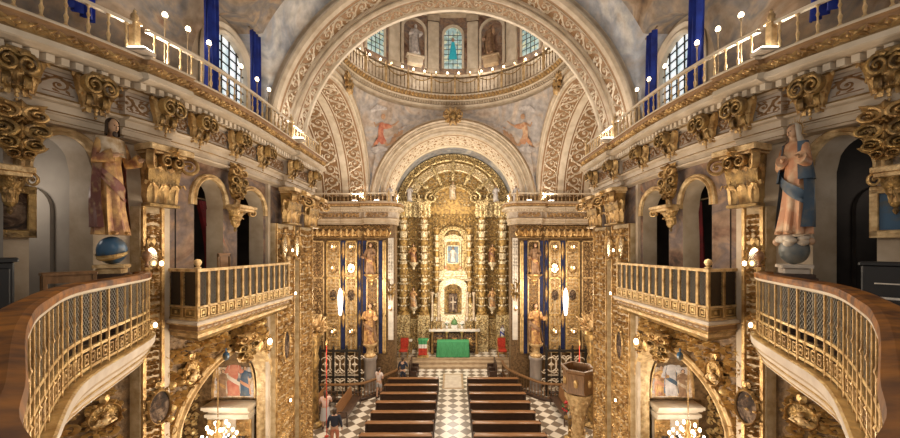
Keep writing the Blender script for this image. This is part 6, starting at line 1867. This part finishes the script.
# ---- people
def skin_mesh(name, verts, edges, radii, m, parent=None, loc=None, rot=0, sub=2):
    me = bpy.data.meshes.new(name); me.from_pydata(verts, edges, [])
    o = bpy.data.objects.new(name, me); COL.objects.link(o)
    md = o.modifiers.new('skin', 'SKIN'); md.use_smooth_shade = True
    ly = me.skin_vertices[0] if len(me.skin_vertices) else None
    for i, r in enumerate(radii):
        r = r if isinstance(r, tuple) else (r, r); ly.data[i].radius = r
    ly.data[0].use_root = True
    sb = o.modifiers.new('smooth', 'SUBSURF'); sb.levels = sub; sb.render_levels = sub
    bpy.context.view_layer.update()
    dg = bpy.context.evaluated_depsgraph_get()
    me2 = bpy.data.meshes.new_from_object(o.evaluated_get(dg)); me2.name = name
    bpy.data.objects.remove(o); bpy.data.meshes.remove(me)
    me2.materials.clear(); me2.materials.append(m)
    me2.polygons.foreach_set('use_smooth', [True]*len(me2.polygons))
    o = bpy.data.objects.new(name, me2); COL.objects.link(o)
    if parent: o.parent = parent
    if loc: o.location = loc
    if rot: o.rotation_euler = (0, 0, rot)
    return o
def person(label, loc, rot, top, bottom, hairm, shorts=False, sleeves=True, arm='down', stride=.10, tilt=.0, dress=False, hairlen=.10):
    # faces +y; 1.68 m tall
    J = {'pelvis':(0,0,.93),'waist':(0,.0,1.08),'chest':(0,.01,1.28),'neck':(0,.0,1.43),'nape':(0,.015,1.49),'head':(0,.03,1.58),'crown':(0,.02,1.66)}
    V = []; Ed = []; Rd = []; ix = {}
    def av(n, p, r, par=None):
        ix[n] = len(V); V.append(p); Rd.append(r)
        if par: Ed.append((ix[par], ix[n]))
    av('pelvis', J['pelvis'], (.15,.105)); av('waist', J['waist'], (.125,.09), 'pelvis'); av('chest', J['chest'], (.15,.10), 'waist')
    av('neck', J['neck'], (.06,.055), 'chest'); av('nape', J['nape'], (.048,.05), 'neck'); av('head', J['head'], (.075,.09), 'nape'); av('crown', J['crown'], (.055,.065), 'head')
    for s in (-1, 1):
        S = str(s); y1 = stride*s
        av('hip'+S, (s*.09, 0, .87), .085, 'pelvis'); av('knee'+S, (s*.10, y1*.5+.02, .49), .055, 'hip'+S)
        av('ankle'+S, (s*.10, y1, .09), .036, 'knee'+S); av('toe'+S, (s*.115, y1+.16, .035), (.04,.028), 'ankle'+S)
        av('shoulder'+S, (s*.18, 0, 1.38), .058, 'chest')
        if arm == 'down' or (arm == 'one' and s < 0): el, wr = (s*.25,-.03,1.11), (s*.27,.06,.87)
        elif arm == 'fold': el, wr = (s*.25,.03,1.12), (s*.06,.21,1.12)
        else: el, wr = (s*.26,.07,1.13), (s*.14,.26,1.30)
        av('elbow'+S, el, .04, 'shoulder'+S); av('wrist'+S, wr, .026, 'elbow'+S)
        E_, W_ = Vector(el), Vector(wr); dv = (W_-E_).normalized()
        P = W_+dv*.07; av('palm'+S, tuple(P), (.036,.016), 'wrist'+S)
        sv = dv.cross(Vector((s,0,.0))).normalized()
        for q in range(4):
            b = P+dv*.03+sv*(q-1.5)*.018; L = (.06,.07,.066,.05)[q]
            av('f%d%s' % (q, S), tuple(b), .009, 'palm'+S); av('g%d%s' % (q, S), tuple(b+dv*L*.6-Vector((s*.012,0,0))), .008, 'f%d%s' % (q, S)); av('h%d%s' % (q, S), tuple(b+dv*L-Vector((s*.03,0,0))), .007, 'g%d%s' % (q, S))
        b = W_+dv*.03-sv*.03; av('t0'+S, tuple(b), .010, 'wrist'+S); av('t1'+S, tuple(b+dv*.05-sv*.015), .008, 't0'+S)
    root = skin_mesh('person', V, Ed, Rd, M['skin'], None, loc, rot)
    tag(root, label, 'person')
    # face
    mb = MB(); mb.ell((0,.125,1.575), (.013,.02,.022), 6, 5)
    for s in (-1,1): mb.ell((s*.082,.03,1.575), (.012,.02,.03), 6, 5)
    mb.build('face_relief', M['skin'], root)
    mb = MB()
    for s in (-1,1): mb.ell((s*.03,.112,1.595), (.011,.008,.007), 6, 4)
    mb.ell((0,.116,1.535), (.022,.008,.006), 6, 4); mb.build('facial_feature', M['hair'], root)
    mb = MB(); mb.ell((0,.005,1.625), (.092,.108,.082), 14, 9); mb.ell((0,-.055,1.625-hairlen*.6), (.078,.06,.05+hairlen*.6), 12, 8); mb.build('hair', hairm, root)
    # top
    V2 = [(0,0,.95),(0,0,1.08),(0,.01,1.28),(0,.005,1.40)]; R2 = [(.165,.12),(.142,.105),(.168,.118),(.085,.075)]; E2 = [(0,1),(1,2),(2,3)]
    for s in (-1,1):
        S = str(s); sh = Vector(V[ix['shoulder'+S]]); el = Vector(V[ix['elbow'+S]]); wr = Vector(V[ix['wrist'+S]])
        b = len(V2); V2.append(tuple(sh)); R2.append(.072); E2.append((2, b))
        V2.append(tuple(sh.lerp(el, .55 if not sleeves else 1))); R2.append(.062 if not sleeves else .055); E2.append((b, b+1))
        if sleeves: V2.append(tuple(el.lerp(wr,.85))); R2.append(.042); E2.append((b+1, b+2))
    skin_mesh('shirt', V2, E2, R2, top, root)
    if dress:
        mb = MB(); pr = [(.17,.98,.125),(.185,.85,.14),(.21,.65,.17),(.24,.42,.20)]
        mb.grid(lambda i, j: (pr[j][0]*cos(2*PI*i/20)*(1+.04*sin(i*2.5)), pr[j][2]*sin(2*PI*i/20)*(1+.04*sin(i*2.5)), pr[j][1]), 21, 4); mb.build('skirt', bottom, root)
    else:
        V3 = [(0,0,.98),(0,0,.92)]; R3 = [(.155,.112),(.162,.118)]; E3 = [(0,1)]
        for s in (-1,1):
            S = str(s); hp = Vector(V[ix['hip'+S]]); kn = Vector(V[ix['knee'+S]]); an = Vector(V[ix['ankle'+S]])
            b = len(V3); V3.append(tuple(hp)); R3.append(.098); E3.append((1, b)); V3.append(tuple(hp.lerp(kn,.75) if shorts else kn)); R3.append(.08 if shorts else .068); E3.append((b, b+1))
            if not shorts: V3.append(tuple(kn.lerp(an,.92))); R3.append(.055); E3.append((b+1, b+2))
        skin_mesh('shorts' if shorts else 'trousers', V3, E3, R3, bottom, root)
    for s in (-1,1):
        a = V[ix['ankle'+str(s)]]; mb = MB(); mb.ell((a[0]+s*.008, a[1]+.07, .045), (.05,.135,.05), 10, 6); mb.ell((a[0], a[1]-.02, .07), (.045,.055,.065), 8, 6); mb.build('shoe', M['pew'], root)
    return root
M['cloth_white'] = mat('white_cotton', (.66,.56,.52), rough=.8); M['cloth_navy'] = mat('navy_cotton', (.025,.03,.05), rough=.8)
M['cloth_pink'] = mat('pale_pink_cotton', (.60,.42,.37), rough=.8); M['cloth_grey'] = mat('grey_cotton', (.42,.40,.40), rough=.8)
person('person in a pale pink top and light skirt by the left benches', (-5.72, 14.80, 0), .3, M['cloth_pink'], M['cloth_grey'], M['hair'], dress=True, sleeves=False, arm='up', stride=.04, hairlen=.16)
person('person in a dark top and red trousers seen from behind in the left aisle', (-4.72, 13.15, 0), .15, M['cloth_navy'], M['cloth_red'], M['hair'], arm='down', stride=.12)
person('person in a white top and shorts standing by the left front pew', (-3.98, 17.75, 0), -.5, M['cloth_white'], M['cloth_grey'], M['hair'], shorts=True, sleeves=False, arm='fold', stride=.05)
person('person in dark blue clothes standing before the left chancel pier', (-2.95, 19.4, 0), -.2, M['cloth_navy'], M['cloth_navy'], M['hair'], arm='one', stride=.06)
t = thing('white_bag', 'small white bag on the floor in front of the left front pew', 'bag', (-2.5, 19.4, 0))
mb = MB(); mb.bbox(-.17,.17,-.10,.10,0,.34,.05); mb.build('body', M['white_cloth'], t)
mb = MB(); mb.tube([(-.10,0,.33),(-.08,0,.45),(.08,0,.45),(.10,0,.33)], .012, 6); mb.build('handle', M['white_cloth'], t)
# ================================================================== LIGHT AND CAMERA
def point(name, loc, power, col=(1,.78,.5), r=.15):
    l = bpy.data.lights.new(name, 'POINT'); l.energy = power; l.color = col; l.shadow_soft_size = r
    o = bpy.data.objects.new(name, l); COL.objects.link(o); o.location = loc; return o
def area(name, loc, to, power, sx, sy, col=(1,.9,.76)):
    l = bpy.data.lights.new(name, 'AREA'); l.energy = power; l.color = col; l.shape = 'RECTANGLE'; l.size = sx; l.size_y = sy
    o = bpy.data.objects.new(name, l); COL.objects.link(o); o.location = loc
    o.rotation_euler = (Vector(to)-Vector(loc)).to_track_quat('-Z', 'Y').to_euler(); return o
w = bpy.data.worlds.new('daylit_sky'); SC.world = w; w.use_nodes = True
w.node_tree.nodes['Background'].inputs['Color'].default_value = (1.0, .90, .79, 1)
w.node_tree.nodes['Background'].inputs['Strength'].default_value = .5
WARM = (1,.84,.64); SOFT = (1,.91,.79)
for sg, sd in SIDES:
    for d, p in ((5.2, 45), (9.2, 40)):
        area('cornice_flood_light', (sg*(Xc(d)+.30), d, E+3.15), (sg*1.0, d+.3, E+8), p, .4, .3, SOFT)
    area('transept_flood_light', (sg*5.4, 18.9, E+3.0), (sg*4.8, 15, E+8), 110, .6, .3, SOFT)
    area('chancel_flood_light', (sg*3.4, 19.6, E+3.2), (-sg*1.0, 25, E+1), 120, .5, .4, SOFT)
    point('transept_lamp_light', (sg*6.9, 16.0, E-1.5), 420, WARM, .4)
    point('chapel_chandelier_light', (sg*5.6, 7.3, E-4.0), 110, SOFT, .25)
    point('nave_fill_light', (sg*2.4, 6.6, E-3.4), 520, WARM, .5)  # added to brighten the lower nave walls, no fixture there
    point('nave_upper_light', (sg*1.6, 6.4, E+1.2), 110, SOFT, .6)  # point light in mid-air, no lamp modelled
    point('pier_lamp_light', (sg*4.1, 5.6, E+.1), 25, WARM, .15)
    point('crossing_side_light', (sg*4.4, 16.4, E-2.2), 520, WARM, .4)  # point light beside the pews, no lamp modelled there
    point('crossing_floor_fill', (sg*5.6, 13.2, E-4.5), 260, WARM, .4)  # added over the transept side to brighten the floor
    point('passage_light', (sg*6.5, 4.45, E+.9), 20 if sg < 0 else 7, SOFT, .2)
point('choir_fill_light', (-1.9, 2.6, E+2.0), 55, SOFT, .5)  # fill pair added to light the statues, no lamp hangs here
point('choir_fill_light', (1.9, 2.6, E+2.0), 55, SOFT, .5)
point('altar_light', (0, 21.4, E-.5), 700, (1,.86,.62), .6)
point('altar_upper_fill', (0, 22.3, E+3.6), 380, (1,.88,.66), .5)  # added to brighten the top of the altarpiece
point('altar_step_light', (0, 21.8, E-4.0), 420, SOFT, .5)
point('crossing_upper_light', (0, 15, E+3.5), 700, SOFT, .7)  # point light high in the crossing, no chandelier modelled
point('pew_light', (0, 13.5, E-3.0), 330, SOFT, .7)
for k in range(10):
    ph = 2*PI*k/10+.3; x, y = ell_pt(ph, -.05)
    point('drum_bulb_light', (x, y, E+10.6), 60, SOFT, .15)
cam = bpy.data.cameras.new('camera'); co = bpy.data.objects.new('camera', cam); COL.objects.link(co)
co.location = (0, 0, E); co.rotation_euler = (PI/2, 0, 0)
cam.sensor_fit = 'HORIZONTAL'; cam.sensor_width = 36; cam.lens = F*36/900
cam.shift_x = -3/900; cam.shift_y = 31/900; cam.clip_start = .05; cam.clip_end = 200
SC.camera = co
vs = SC.view_settings; vs.view_transform = 'Standard'; vs.look = 'None'; vs.gamma = 1; vs.use_curve_mapping = False
vs.exposure = -0.48
SC.cycles.sample_clamp_indirect = 4; SC.cycles.max_bounces = 6; SC.cycles.diffuse_bounces = 4
SC.cycles.glossy_bounces = 3
